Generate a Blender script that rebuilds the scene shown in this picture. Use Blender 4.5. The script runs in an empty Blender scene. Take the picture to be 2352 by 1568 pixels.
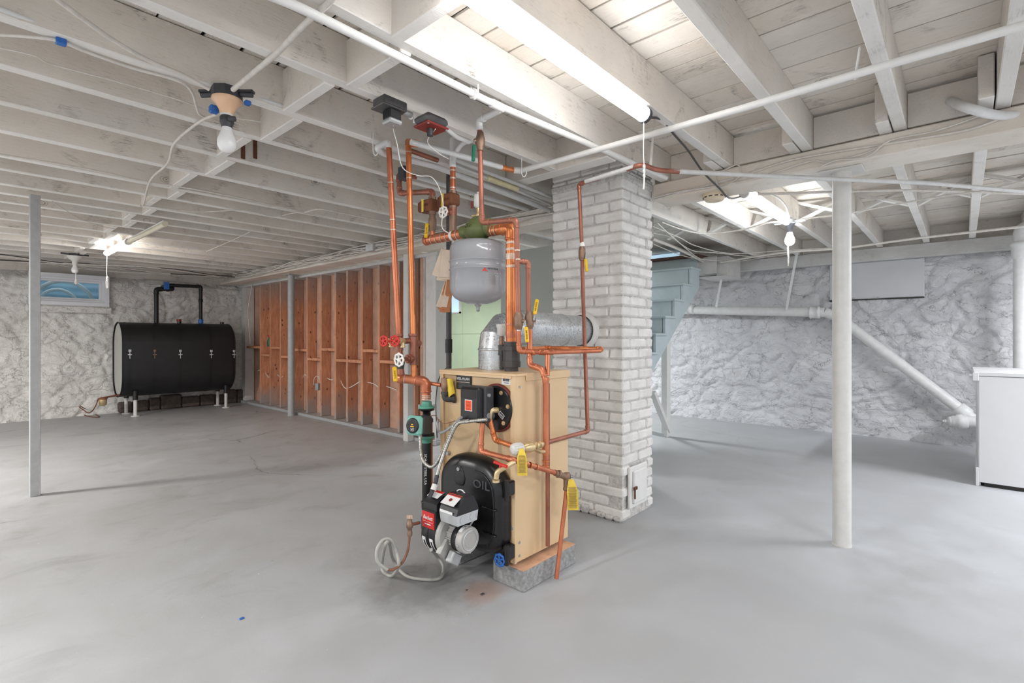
import bpy, math, random
import numpy as np
from mathutils import Vector, Matrix, noise
C = bpy.context.scene
COL = C.collection
random.seed(7)
PI = math.pi

# ------------------------------------------------------------------ camera, world, lights, exposure
HV = 775.0
FPX = math.sqrt((2210 - 1176.0) * (1176.0 + 120))
YAW = math.atan((2210 - 1176.0) / FPX)
CAMZ = 1.13
cam_d = bpy.data.cameras.new('camera')
cam = bpy.data.objects.new('camera', cam_d)
COL.objects.link(cam)
cam.location = (0, 0, CAMZ)
cam.rotation_euler = (PI / 2, 0, YAW - PI / 2)
cam_d.sensor_width = 36
cam_d.lens = FPX * 36 / 2352
cam_d.shift_y = (HV - 784) / 2352
cam_d.clip_start = 0.02
C.camera = cam
C.view_settings.view_transform = 'Standard'
C.view_settings.look = 'None'
C.view_settings.gamma = 1
C.view_settings.use_curve_mapping = False
C.view_settings.exposure = 0.42
W = bpy.data.worlds.new('world')
C.world = W
W.use_nodes = True
W.node_tree.nodes['Background'].inputs[0].default_value = (0.95, 0.98, 1.0, 1)
W.node_tree.nodes['Background'].inputs[1].default_value = 0.80
TUBE_E, TUBE2_E, TUBE3_E, BULB_E = 15.5, 10.0, 20.0, 130.0

def area(name, loc, sx, sy, power, col=(1, 1, 1), rot=(0, 0, 0)):
    d = bpy.data.lights.new(name, 'AREA')
    d.shape = 'RECTANGLE'; d.size = sx; d.size_y = sy; d.energy = power; d.color = col
    o = bpy.data.objects.new(name, d); o.location = loc; o.rotation_euler = rot
    COL.objects.link(o); return o
# added fill lights, out of view, that even out the room's brightness
area('fill_light', (-1.6, 2.0, 2.05), 1.2, .12, 62, (1, .98, .96))
area('fill_light', (1.2, -1.8, 2.05), 1.2, .12, 46, (.97, .98, 1))
area('fill_light', (-1.9, 5.8, 2.05), 1.2, .12, 165, (1, .98, .955))
area('fill_light', (5.0, -1.7, 2.05), 1.2, .12, 85, (.93, .96, 1))
area('fill_light', (5.4, 7.2, 2.05), .6, .6, 30, (1, 1, .96))
area('fill_light', (5.4, 4.4, 2.05), .3, .6, 75, (.9, .97, 1))

# ------------------------------------------------------------------ geometry helpers
FW = Vector((math.cos(YAW), math.sin(YAW), 0)); RT = Vector((math.sin(YAW), -math.cos(YAW), 0))
def ray(u, v): return FW + RT * ((u - 1176) / FPX) + Vector((0, 0, -(v - HV) / FPX))
def P(u, v, ax, val):
    d = ray(u, v); i = 'xyz'.index(ax); c = (0, 0, CAMZ)
    return Vector((0, 0, CAMZ)) + d * ((val - c[i]) / d[i])
def D(u, v, t): return Vector((0, 0, CAMZ)) + ray(u, v) * t
V = Vector
WO = {}

class MB:
    def __init__(s): s.v = []; s.f = []; s.sm = []
    def add(s, vs, fs, smooth=False, M=None):
        b = len(s.v)
        for p in vs:
            p = Vector(p)
            s.v.append(M @ p if M is not None else p)
        for f in fs: s.f.append(tuple(i + b for i in f)); s.sm.append(smooth)
        return s
    def box(s, lo, hi, M=None):
        x0, y0, z0 = lo; x1, y1, z1 = hi
        vs = [(x0,y0,z0),(x1,y0,z0),(x1,y1,z0),(x0,y1,z0),(x0,y0,z1),(x1,y0,z1),(x1,y1,z1),(x0,y1,z1)]
        return s.add(vs, [(0,3,2,1),(4,5,6,7),(0,1,5,4),(1,2,6,5),(2,3,7,6),(3,0,4,7)], False, M)
    def cbox(s, lo, hi, c=.003, M=None, smooth=False):
        lo = list(lo); hi = list(hi)
        c = min(c, min(hi[i] - lo[i] for i in range(3)) * .45)
        vs = []; idx = {}
        for sx in (0, 1):
            for sy in (0, 1):
                for sz in (0, 1):
                    s3 = (sx, sy, sz)
                    for a in range(3):
                        p = [(hi[i] if s3[i] else lo[i]) for i in range(3)]
                        for i in range(3):
                            if i != a: p[i] += -c if s3[i] else c
                        idx[(s3, a)] = len(vs); vs.append(p)
        fs = []
        for a in range(3):
            b, d = [(1, 2), (2, 0), (0, 1)][a]
            for sa in (0, 1):
                q = []
                for sb, sd in ((0, 0), (1, 0), (1, 1), (0, 1)):
                    k = [0, 0, 0]; k[a] = sa; k[b] = sb; k[d] = sd; q.append(idx[(tuple(k), a)])
                fs.append(tuple(q) if sa else tuple(reversed(q)))
        for a in range(3):      # edges parallel to axis a
            b, d = [(1, 2), (2, 0), (0, 1)][a]
            for sb in (0, 1):
                for sd in (0, 1):
                    k0 = [0,0,0]; k0[b] = sb; k0[d] = sd; k1 = list(k0); k1[a] = 1
                    q = [idx[(tuple(k0), b)], idx[(tuple(k1), b)], idx[(tuple(k1), d)], idx[(tuple(k0), d)]]
                    if sb == sd: q.reverse()
                    fs.append(tuple(q))
        for sx in (0, 1):
            for sy in (0, 1):
                for sz in (0, 1):
                    k = (sx, sy, sz); q = [idx[(k, 0)], idx[(k, 1)], idx[(k, 2)]]
                    if (sx + sy + sz) % 2 == 0: q.reverse()
                    fs.append(tuple(q))
        return s.add(vs, fs, smooth, M)
    def lathe(s, prof, M=None, n=20, smooth=True, cap=True):
        # prof: list of (r, h) along local z
        vs = []; fs = []
        for r, h in prof:
            for k in range(n):
                a = 2 * PI * k / n; vs.append((r * math.cos(a), r * math.sin(a), h))
        for i in range(len(prof) - 1):
            for k in range(n):
                k2 = (k + 1) % n
                fs.append((i*n + k, i*n + k2, (i+1)*n + k2, (i+1)*n + k))
        s.add(vs, fs, smooth, M)
        if cap:
            e = [(r * math.cos(2*PI*k/n), r * math.sin(2*PI*k/n), h) for (r, h) in (prof[0],) for k in range(n)]
            if prof[0][0] > 1e-5: s.add(e, [tuple(reversed(range(n)))], False, M)
            e = [(r * math.cos(2*PI*k/n), r * math.sin(2*PI*k/n), h) for (r, h) in (prof[-1],) for k in range(n)]
            if prof[-1][0] > 1e-5: s.add(e, [tuple(range(n))], False, M)
        return s
    def cyl(s, a, b, r, r2=None, n=16, smooth=True):
        a = Vector(a); b = Vector(b)
        return s.lathe([(r, 0), (r if r2 is None else r2, (b - a).length)], frame(a, b - a), n, smooth)
    def tube(s, pts, r, n=10, closed=False):
        pts = [Vector(p) for p in pts]
        m = len(pts); vs = []; fs = []
        up = None
        for i, p in enumerate(pts):
            if closed: t = pts[(i+1) % m] - pts[i-1]
            else: t = pts[min(i+1, m-1)] - pts[max(i-1, 0)]
            if t.length < 1e-9: t = Vector((0, 0, 1))
            t.normalize()
            if up is None:
                up = t.orthogonal().normalized()
            else:
                up = up - t * up.dot(t)
                up = up.normalized() if up.length > 1e-6 else t.orthogonal().normalized()
            w = t.cross(up)
            rr = r[i] if isinstance(r, (list, tuple)) else r
            for k in range(n):
                a = 2 * PI * k / n; vs.append(p + (up * math.cos(a) + w * math.sin(a)) * rr)
        rng = m if closed else m - 1
        for i in range(rng):
            j = (i + 1) % m
            for k in range(n):
                k2 = (k + 1) % n
                fs.append((i*n + k, i*n + k2, j*n + k2, j*n + k))
        s.add(vs, fs, True)
        if not closed:
            s.add(vs[:n], [tuple(reversed(range(n)))], False); s.add(vs[-n:], [tuple(range(n))], False)
        return s
    def prism(s, poly, h, M=None, smooth=False):
        n = len(poly)
        vs = [(x, y, 0) for x, y in poly] + [(x, y, h) for x, y in poly]
        fs = [tuple(reversed(range(n))), tuple(range(n, 2*n))]
        s.add(vs, fs, False, M)
        b = vs
        s.add(b, [(i, (i+1) % n, n + (i+1) % n, n + i) for i in range(n)], smooth, M)
        return s
    def build(s, name, m, parent=None, origin=None):
        if origin is None:
            if parent is not None: origin = WO[parent]
            else:
                a = np.array([tuple(p) for p in s.v])
                origin = Vector(((a[:,0].min()+a[:,0].max())/2, (a[:,1].min()+a[:,1].max())/2, a[:,2].min()))
        origin = Vector(origin)
        me = bpy.data.meshes.new(name)
        me.from_pydata([tuple(p - origin) for p in s.v], [], s.f)
        me.polygons.foreach_set('use_smooth', s.sm)
        me.update()
        if m is not None: me.materials.append(m)
        o = bpy.data.objects.new(name, me); COL.objects.link(o)
        if parent is not None:
            o.parent = parent; o.location = origin - WO[parent]
        else: o.location = origin
        WO[o] = origin
        return o

def frame(o, z, x=None):
    z = Vector(z).normalized()
    x = Vector(x) if x is not None else z.orthogonal()
    x = (x - z * x.dot(z)).normalized(); y = z.cross(x)
    return Matrix(((x.x, y.x, z.x, o[0]), (x.y, y.y, z.y, o[1]), (x.z, y.z, z.z, o[2]), (0, 0, 0, 1)))

def tag(o, label=None, cat=None, group=None, kind=None):
    if label: o['label'] = label
    if cat: o['category'] = cat
    if group: o['group'] = group
    if kind: o['kind'] = kind
    return o
def thing(name, label, cat, loc, group=None, kind=None):
    o = bpy.data.objects.new(name, None); COL.objects.link(o); o.location = loc
    o.empty_display_size = .05; WO[o] = Vector(loc)
    return tag(o, label, cat, group, kind)
def struct(name, loc=(0, 0, 0)): return thing(name, None, None, loc, kind='structure')
def part(name, mb, m, parent, label=None):
    o = mb.build(name, m, parent)
    if label: o['label'] = label
    return o
def share(o, name, parent, off, rz=0.0, m=None):
    c = bpy.data.objects.new(name, o.data); COL.objects.link(c); c.parent = parent; c.location = off; c.rotation_euler = (0, 0, rz)
    return c
def copy_tree(o, parent=None):
    c = o.copy(); COL.objects.link(c)
    if parent is not None: c.parent = parent
    for ch in list(o.children): copy_tree(ch, c)
    return c

def fillet(pts, r, seg=5):
    pts = [Vector(p) for p in pts]; out = [pts[0]]
    for i in range(1, len(pts) - 1):
        a, b, c = pts[i-1], pts[i], pts[i+1]
        d1 = (a - b); d2 = (c - b)
        k = min(r, d1.length * .45, d2.length * .45)
        d1.normalize(); d2.normalize()
        p1 = b + d1 * k; p2 = b + d2 * k
        for j in range(seg + 1):
            t = j / seg
            out.append(p1 * (1-t)**2 + b * 2*t*(1-t) + p2 * t*t)
    out.append(pts[-1]); return out
def smooth_path(pts, sub=6):
    pts = [Vector(p) for p in pts]; out = []
    n = len(pts)
    for i in range(n - 1):
        p0 = pts[max(i-1, 0)]; p1 = pts[i]; p2 = pts[i+1]; p3 = pts[min(i+2, n-1)]
        for j in range(sub):
            t = j / sub
            out.append(.5 * ((2*p1) + (p2-p0)*t + (2*p0-5*p1+4*p2-p3)*t*t + (3*p1-p0-3*p2+p3)*t**3))
    out.append(pts[-1]); return out

# ------------------------------------------------------------------ materials
def srgb(r, g, b):
    f = lambda c: (c/255/12.92) if c/255 <= .04045 else ((c/255+.055)/1.055)**2.4
    return (f(r), f(g), f(b), 1)
class NT:
    def __init__(s, name):
        s.m = bpy.data.materials.new(name); s.m.use_nodes = True; s.t = s.m.node_tree
        s.b = s.t.nodes['Principled BSDF']
    def n(s, t, **k):
        o = s.t.nodes.new(t)
        for a, b in k.items():
            if a.startswith('_'): setattr(o, a[1:], b)
            else:
                o.inputs[a.replace('__', ' ')].default_value = b
        return o
    def l(s, a, b): s.t.links.new(a, b)
    def coords(s, scale=(1, 1, 1), rnd=True, obj=True):
        tc = s.n('ShaderNodeTexCoord'); mp = s.n('ShaderNodeMapping')
        mp.inputs['Scale'].default_value = scale
        if rnd:
            oi = s.n('ShaderNodeObjectInfo'); ad = s.n('ShaderNodeVectorMath', _operation='ADD')
            sc = s.n('ShaderNodeVectorMath', _operation='SCALE'); sc.inputs[3].default_value = 37.0
            cb = s.n('ShaderNodeCombineXYZ')
            s.l(oi.outputs['Random'], cb.inputs[0]); s.l(oi.outputs['Random'], cb.inputs[1]); s.l(oi.outputs['Random'], cb.inputs[2])
            s.l(cb.outputs[0], sc.inputs[0]); s.l(tc.outputs['Object'], ad.inputs[0]); s.l(sc.outputs[0], ad.inputs[1]); s.l(ad.outputs[0], mp.inputs[0])
        else: s.l(tc.outputs['Object' if obj else 'Generated'], mp.inputs[0])
        return mp.outputs[0]
    def noise(s, vec, scale, detail=4, rough=.6, dist=0):
        o = s.n('ShaderNodeTexNoise'); o.inputs['Scale'].default_value = scale; o.inputs['Detail'].default_value = detail
        o.inputs['Roughness'].default_value = rough; o.inputs['Distortion'].default_value = dist; s.l(vec, o.inputs['Vector']); return o.outputs[0]
    def ramp(s, fac, stops):
        o = s.n('ShaderNodeValToRGB'); e = o.color_ramp.elements
        e[0].position, e[0].color = stops[0][0], stops[0][1]; e[1].position, e[1].color = stops[-1][0], stops[-1][1]
        for p, c in stops[1:-1]: q = e.new(p); q.color = c
        s.l(fac, o.inputs[0]); return o.outputs[0]
    def mix(s, fac, a, b, mode='MIX'):
        o = s.n('ShaderNodeMix', _data_type='RGBA', _blend_type=mode)
        for sock, val in ((o.inputs[0], fac), (o.inputs[6], a), (o.inputs[7], b)):
            if isinstance(val, (float, int)): sock.default_value = val
            elif isinstance(val, tuple): sock.default_value = val
            else: s.l(val, sock)
        return o.outputs[2]
    def math(s, op, a, b=0.0, clamp=False):
        o = s.n('ShaderNodeMath', _operation=op); o.use_clamp = clamp
        for sock, val in ((o.inputs[0], a), (o.inputs[1], b)):
            if isinstance(val, (float, int)): sock.default_value = val
            else: s.l(val, sock)
        return o.outputs[0]
    def bump(s, h, strength=.3, dist=.01):
        o = s.n('ShaderNodeBump'); o.inputs['Strength'].default_value = strength; o.inputs['Distance'].default_value = dist
        s.l(h, o.inputs['Height']); s.l(o.outputs[0], s.b.inputs['Normal']); return o
    def fin(s, col, rough=.5, metal=0.0, spec=None):
        if isinstance(col, tuple): s.b.inputs['Base Color'].default_value = col
        else: s.l(col, s.b.inputs['Base Color'])
        if isinstance(rough, (float, int)): s.b.inputs['Roughness'].default_value = rough
        else: s.l(rough, s.b.inputs['Roughness'])
        s.b.inputs['Metallic'].default_value = metal
        if spec is not None: s.b.inputs['Specular IOR Level'].default_value = spec
        return s.m
def plain(name, rgb, rough=.5, metal=0.0, var=.12, scale=30, bump=.0):
    t = NT(name); c = srgb(*rgb)
    nz = t.noise(t.coords(), scale, 3)
    d = tuple(x * (1 - var) for x in c[:3]) + (1,); l = tuple(min(1, x * (1 + var)) for x in c[:3]) + (1,)
    col = t.ramp(nz, [(.35, d), (.65, l)])
    if bump: t.bump(nz, bump, .004)
    return t.fin(col, rough, metal)
def g(v): return (v, v, v, 1)

def painted_wood(name, base, dark, grain=(1.2, 14, 14), fleck=.6, tint=None, patch=.9):
    t = NT(name); v = t.coords(grain); v1 = t.coords((1, 1, 1)); gr = t.noise(v, 5, 8, .72, .3)
    fine = t.noise(t.coords((grain[0]*3, grain[1]*3, grain[2]*3)), 5, 5, .7, .2); pit = t.noise(v1, 60, 4, .6)
    big = t.noise(v1, 1.5, 5, .62, .3); sp = t.noise(v1, 4.6, 6, .66, .9)
    c = t.ramp(big, [(.36, srgb(*dark)), (.60, srgb(*base))])
    if tint: c = t.mix(t.ramp(t.noise(v1, .9, 4), [(.46, g(0)), (.64, g(.85))]), c, srgb(*tint))
    # bare dark wood showing through the thin paint: streaky flecks gathered in patches
    m = t.math('MULTIPLY', t.ramp(sp, [(.56, g(0)), (.70, g(1))]), t.ramp(fine, [(.48, g(.12)), (.58, g(1))]))
    c = t.mix(t.math('MULTIPLY', m, min(1, fleck * .85)), c, srgb(78, 72, 68))
    # knots with rings
    vo = t.n('ShaderNodeTexVoronoi'); vo.inputs['Scale'].default_value = 2.1; t.l(t.coords((1.0, 1.5, 1.5) if grain[0] < 2 else (1.5, 1.0, 1.5)), vo.inputs['Vector'])
    rg = t.math('SINE', t.math('MULTIPLY', vo.outputs['Distance'], 190.0))
    kn = t.math('MULTIPLY', t.ramp(vo.outputs['Distance'], [(.05, g(1)), (.10, g(0))]), t.ramp(t.math('ADD', t.math('MULTIPLY', rg, .25), t.math('MULTIPLY', fine, 1.0)), [(.45, g(0)), (.65, g(1))]))
    c = t.mix(t.math('MULTIPLY', kn, min(1, fleck * .7)), c, srgb(92, 84, 78))
    gm = t.math('MULTIPLY', t.ramp(fine, [(.58, g(0)), (.68, g(1))]), t.ramp(big, [(.40, g(.9)), (.60, g(.25))]))
    c = t.mix(t.math('MULTIPLY', gm, min(1, fleck * .55)), c, srgb(122, 114, 107))
    h = t.math('ADD', t.math('ADD', t.math('MULTIPLY', gr, .6), t.math('MULTIPLY', fine, .5)), t.math('MULTIPLY', pit, .3))
    t.bump(h, .5, .007)
    return t.fin(c, .62)
M = {}
M['joist'] = painted_wood('painted_rough_joist', (233, 226, 217), (213, 205, 196), (1.2, 14, 14), .95, (216, 213, 210))
M['joistedge'] = painted_wood('painted_joist_edge', (234, 231, 227), (220, 216, 210), (1.2, 14, 14), .4)
M['board'] = painted_wood('painted_ceiling_board', (236, 230, 221), (218, 211, 201), (14, 1.2, 14), .85, (226, 215, 202))
M['beam'] = painted_wood('painted_main_beam', (236, 230, 221), (218, 210, 199), (14, 1.2, 14), .35, (226, 212, 197))
M['postw'] = plain('white_painted_post', (214, 212, 209), .42, 0, .04, 18, .05)
M['postg'] = plain('grey_painted_post', (170, 171, 172), .45, 0, .06, 25, .08)
M['trimw'] = painted_wood('white_painted_lumber', (216, 214, 212), (196, 194, 192), (14, 14, 1.2), .25)

def floor_mat():
    t = NT('grey_painted_concrete'); v = t.coords((1, 1, 1), False)
    big = t.noise(v, .5, 4, .55, .4); mid = t.noise(v, 3.2, 6, .62, .5); fin = t.noise(v, 24, 5, .65); st = t.noise(t.coords((1.0, 1.5, 1), False), 2.3, 8, .68, .7)
    c = t.ramp(big, [(.36, srgb(166, 167, 170)), (.64, srgb(185, 187, 191))])
    c = t.mix(t.ramp(mid, [(.38, g(.45)), (.6, g(0))]), c, srgb(166, 166, 166))
    # grime lies towards the left half of the basement
    sp = t.n('ShaderNodeSeparateXYZ'); tc = t.n('ShaderNodeTexCoord'); t.l(tc.outputs['Object'], sp.inputs[0])
    lf = t.n('ShaderNodeMapRange'); lf.inputs[1].default_value = 1.2; lf.inputs[2].default_value = 3.4; t.l(sp.outputs[1], lf.inputs[0])
    c = t.mix(t.math('MULTIPLY', lf.outputs[0], .35), c, srgb(160, 157, 152))
    gm = t.math('MULTIPLY', t.ramp(st, [(.53, g(0)), (.70, g(.46))]), lf.outputs[0])
    c = t.mix(gm, c, srgb(128, 126, 122))
    sk = t.math('MULTIPLY', t.ramp(t.noise(t.coords((1, 2.0, 1), False), 15, 5, .6, .6), [(.66, g(0)), (.72, g(.7))]), t.math('MULTIPLY', t.ramp(t.noise(v, 1.2, 3), [(.48, g(0)), (.62, g(1))]), lf.outputs[0]))
    c = t.mix(sk, c, srgb(112, 110, 107))
    # one or two thin wandering cracks
    ed = t.n('ShaderNodeTexVoronoi', _feature='DISTANCE_TO_EDGE'); ed.inputs['Scale'].default_value = .38
    wv = t.n('ShaderNodeVectorMath', _operation='MULTIPLY_ADD'); nn = t.n('ShaderNodeTexNoise'); nn.inputs['Scale'].default_value = 2.0; nn.inputs['Detail'].default_value = 7
    t.l(v, nn.inputs['Vector']); t.l(nn.outputs['Color'], wv.inputs[0]); wv.inputs[1].default_value = (.45, .45, 0); t.l(v, wv.inputs[2]); t.l(wv.outputs[0], ed.inputs['Vector'])
    cr = t.math('MULTIPLY', t.math('MULTIPLY', t.ramp(ed.outputs[0], [(.0, g(1)), (.0022, g(0))]), t.ramp(t.noise(v, .9, 2), [(.48, g(0)), (.58, g(.7))])), lf.outputs[0])
    c = t.mix(cr, c, srgb(92, 90, 88))
    wf = t.ramp(t.noise(v, 40, 2, .5), [(.76, g(0)), (.79, g(.6))]); c = t.mix(wf, c, srgb(226, 228, 232))
    for (cx, cy, rad, k, colr) in ((1.46, 1.86, .34, .50, (100, 97, 92)), (1.60, 1.58, .13, .45, (176, 134, 108)), (2.72, 1.50, .12, .3, (150, 148, 146)), (.9, 3.9, .5, .25, (150, 148, 144))):  # first patch: oil grime with the burner's shadow painted in
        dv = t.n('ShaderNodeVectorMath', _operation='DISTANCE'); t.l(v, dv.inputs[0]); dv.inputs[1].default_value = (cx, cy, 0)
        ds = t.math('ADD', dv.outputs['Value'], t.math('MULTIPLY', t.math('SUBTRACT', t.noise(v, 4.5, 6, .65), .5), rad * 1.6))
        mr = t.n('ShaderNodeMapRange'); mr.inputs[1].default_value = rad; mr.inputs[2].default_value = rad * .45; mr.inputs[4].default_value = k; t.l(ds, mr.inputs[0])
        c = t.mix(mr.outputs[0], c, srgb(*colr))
    t.bump(t.math('ADD', t.math('MULTIPLY', mid, .7), t.math('MULTIPLY', fin, .18)), .22, .018)
    r = t.ramp(mid, [(.35, g(.40)), (.65, g(.56))])
    return t.fin(c, r)
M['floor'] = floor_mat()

def stone_mat(name, base, low, brown=.3):
    t = NT(name); v = t.coords((1, 1, 1), False)
    big = t.noise(v, 1.7, 5, .6); mid = t.noise(v, 10, 7, .7, .8)
    c = t.ramp(big, [(.38, srgb(*low)), (.6, srgb(*base))])
    nn = t.n('ShaderNodeTexNoise'); nn.inputs['Scale'].default_value = 4.0; nn.inputs['Detail'].default_value = 7; nn.inputs['Roughness'].default_value = .65; t.l(v, nn.inputs['Vector'])
    hs = []
    for sc, sz, th, lo_, hi_, am in ((5.0, (.36, .36, .36), .020, .49, .57, .9), (11.0, (.25, .25, .25), .045, .52, .60, .65)):
        wv = t.n('ShaderNodeVectorMath', _operation='MULTIPLY_ADD'); t.l(nn.outputs['Color'], wv.inputs[0]); wv.inputs[1].default_value = sz
        mp = t.n('ShaderNodeMapping'); mp.inputs['Scale'].default_value = (.8, .8, 1.35); t.l(v, mp.inputs[0]); t.l(mp.outputs[0], wv.inputs[2])
        ed = t.n('ShaderNodeTexVoronoi', _feature='DISTANCE_TO_EDGE'); ed.inputs['Scale'].default_value = sc; t.l(wv.outputs[0], ed.inputs['Vector'])
        msk = t.ramp(t.noise(v, sc * .8, 4, .6), [(lo_, g(0)), (hi_, g(am))])
        cr = t.math('MULTIPLY', t.ramp(ed.outputs[0], [(.0, g(1)), (th, g(0))]), msk)  # crack lines: dirt together with painted crevice shadow
        c = t.mix(cr, c, srgb(116, 113, 112)); hs.append(t.math('MULTIPLY', t.math('MULTIPLY', t.ramp(ed.outputs[0], [(.0, g(0)), (th * 3.5, g(1))]), msk), .35))
        hs.append(t.math('MULTIPLY', t.ramp(ed.outputs[0], [(.0, g(0)), (th * 5, g(1))]), .25))
    c = t.mix(t.ramp(mid, [(.28, g(.3)), (.42, g(0))]), c, srgb(164, 161, 160))
    c = t.mix(t.math('MULTIPLY', t.ramp(t.noise(v, 1.3, 4), [(.62, g(0)), (.75, g(1))]), brown), c, srgb(190, 172, 152))
    h = mid
    for q in hs[1::2]: h = t.math('ADD', h, q)
    t.bump(h, .7, .03)
    return t.fin(c, .6)
M['stone_l'] = stone_mat('whitewashed_stone_left', (236, 233, 229), (224, 221, 217), .3)
M['stone_r'] = stone_mat('whitewashed_stone_right', (216, 216, 219), (202, 202, 206), .2)  # shade on the right wall is put into this darker whitewash

def brick_mat():
    t = NT('white_painted_brick'); v = t.coords((1, 1, 1)); a = t.noise(v, 7, 5); b = t.noise(v, 40, 4, .7)
    c = t.ramp(a, [(.35, srgb(212, 209, 206)), (.6, srgb(232, 230, 227))])
    c = t.mix(t.ramp(t.noise(v, 16, 3), [(.70, g(0)), (.76, g(.7))]), c, srgb(196, 150, 128))
    c = t.mix(t.ramp(t.noise(v, 26, 5, .7), [(.66, g(0)), (.74, g(.6))]), c, srgb(150, 146, 142))
    t.bump(t.math('ADD', a, t.math('MULTIPLY', b, .5)), .45, .008); return t.fin(c, .55)
M['brick'] = brick_mat()
def mortar_mat():
    t = NT('painted_mortar'); v = t.coords((1, 1, 1)); b = t.noise(v, 35, 5, .7)
    c = t.ramp(b, [(.36, srgb(176, 172, 169)), (.6, srgb(212, 209, 206))]); t.bump(b, .6, .01); return t.fin(c, .8)
M['mortar'] = mortar_mat()

def stud_mat():
    t = NT('orange_stud_lumber'); v = t.coords((8, 8, 1)); v1 = t.coords((1, 1, 1)); gr = t.noise(v, 5, 6, .7, .4)
    c = t.ramp(gr, [(.32, srgb(196, 126, 90)), (.66, srgb(230, 168, 130))])
    c = t.mix(t.ramp(t.noise(v1, 2.0, 3), [(.4, g(0)), (.7, g(.45))]), c, srgb(156, 108, 88))
    vo = t.n('ShaderNodeTexVoronoi'); vo.inputs['Scale'].default_value = 7.5; t.l(t.coords((1.6, 1, 1)), vo.inputs['Vector'])
    kn = t.ramp(vo.outputs['Distance'], [(.09, g(.85)), (.17, g(0))]); c = t.mix(kn, c, srgb(74, 38, 26))
    sp = t.n('ShaderNodeSeparateXYZ'); tc = t.n('ShaderNodeTexCoord'); t.l(tc.outputs['Object'], sp.inputs[0])
    # grey wall paint oversprayed on the foot and head of the studs
    z = t.math('ADD', sp.outputs[2], t.math('MULTIPLY', t.noise(v1, 3.0, 3), .5))
    ft = t.n('ShaderNodeMapRange'); ft.inputs[1].default_value = .62; ft.inputs[2].default_value = .34; t.l(z, ft.inputs[0])
    hd = t.n('ShaderNodeMapRange'); hd.inputs[1].default_value = 1.78; hd.inputs[2].default_value = 2.35; t.l(z, hd.inputs[0])
    c = t.mix(t.math('MULTIPLY', t.math('ADD', ft.outputs[0], hd.outputs[0], True), .9), c, srgb(158, 154, 152))
    t.bump(gr, .2, .004)
    return t.fin(c, .6)
M['stud'] = stud_mat()
M['studedge'] = plain('pale_stud_edge', (200, 160, 134), .6, 0, .1, 12)
M['sheath'] = plain('brown_sheathing', (196, 156, 134), .7, 0, .12, 6)

def metal(name, a, b, rough=.3, metalv=1.0, scale=18, dark=None, dk=.5):
    t = NT(name); v = t.coords((1, 1, .35)); nz = t.noise(v, scale, 5, .65, .3)
    c = t.ramp(nz, [(.35, srgb(*a)), (.65, srgb(*b))])
    if dark: c = t.mix(t.ramp(t.noise(t.coords(), 9, 5, .7), [(.55, g(0)), (.72, g(dk))]), c, srgb(*dark))
    r = t.ramp(nz, [(.3, g(rough * .8)), (.7, g(min(1, rough * 1.4)))])
    return t.fin(c, r, metalv)
M['copper'] = metal('copper_old', (182, 104, 74), (208, 132, 98), .32, .6, 11, (132, 74, 56), .55)
M['copper2'] = metal('copper_bright', (200, 112, 66), (226, 144, 92), .28, .6, 11, (166, 84, 48), .6)
M['copper3'] = metal('copper_tarnished', (142, 90, 74), (176, 116, 96), .38, .5, 11, (104, 70, 60), .65)
M['solder'] = metal('solder_joint', (196, 168, 148), (226, 206, 190), .4, .6, 30)
M['brass'] = metal('brass', (196, 168, 122), (226, 204, 162), .32, .6, 25, (140, 112, 78), .35)
M['bronze'] = metal('dull_bronze', (124, 100, 86), (160, 132, 112), .45, .6, 25, (84, 70, 64), .6)
M['rust'] = metal('rusted_iron', (104, 66, 50), (146, 92, 66), .7, .3, 30, (62, 42, 36), .6)
M['galv'] = metal('galvanised_steel', (196, 199, 202), (216, 219, 222), .34, .6, 9)
M['steel'] = metal('grey_steel', (160, 161, 162), (184, 186, 188), .38, .5, 9)
M['flex'] = metal('flexible_metal_conduit', (150, 148, 142), (196, 194, 188), .35, .8, 60, (90, 86, 80), .5)
M['blackpipe'] = metal('black_steel_pipe', (26, 26, 27), (44, 44, 46), .4, .3, 12)
M['darkpipe'] = metal('dark_iron_pipe', (58, 57, 58), (84, 82, 82), .5, .3, 14)
M['cast'] = plain('black_cast_iron', (24, 24, 26), .32, 0, .2, 40, .12)
M['castedge'] = plain('worn_cast_lettering', (84, 84, 88), .35, 0, .1, 30)
M['blackpl'] = plain('black_plastic', (30, 30, 33), .4, 0, .1, 20)
M['dgrey'] = plain('dark_grey_metal', (62, 62, 66), .45, 0, .1, 20)
M['tan'] = plain('tan_enamel_jacket', (220, 190, 150), .4, 0, .03, 4)
M['tan_d'] = plain('tan_enamel_front', (206, 176, 136), .4, 0, .03, 4)
M['maroon'] = plain('maroon_gasket', (116, 52, 44), .5, 0, .1, 10)
M['tank'] = plain('grey_enamel_tank', (160, 162, 167), .12, 0, .02, 5)
M['oiltank'] = plain('black_tank_paint', (30, 30, 32), .42, 0, .15, 5, .03)
M['tankend'] = plain('grey_tank_end', (186, 183, 178), .5, 0, .05, 5)
M['red'] = plain('red_paint', (206, 44, 38), .4, 0, .08, 20)
M['dred'] = plain('dark_red_paint', (132, 42, 36), .5, 0, .1, 20)
M['redlabel'] = plain('red_label', (200, 36, 32), .4, 0, .03, 20)
M['yellow'] = plain('yellow_vinyl', (236, 190, 26), .4, 0, .05, 20)
M['tagy'] = plain('yellow_paper_tag', (236, 204, 72), .6, 0, .06, 30)
M['teal'] = plain('teal_green_paint', (88, 156, 136), .4, 0, .05, 20)
M['teal2'] = plain('pale_teal_paint', (126, 184, 170), .4, 0, .05, 20)
M['boxm'] = plain('dusty_grey_box', (92, 91, 92), .5, .3, .2, 14)
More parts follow.
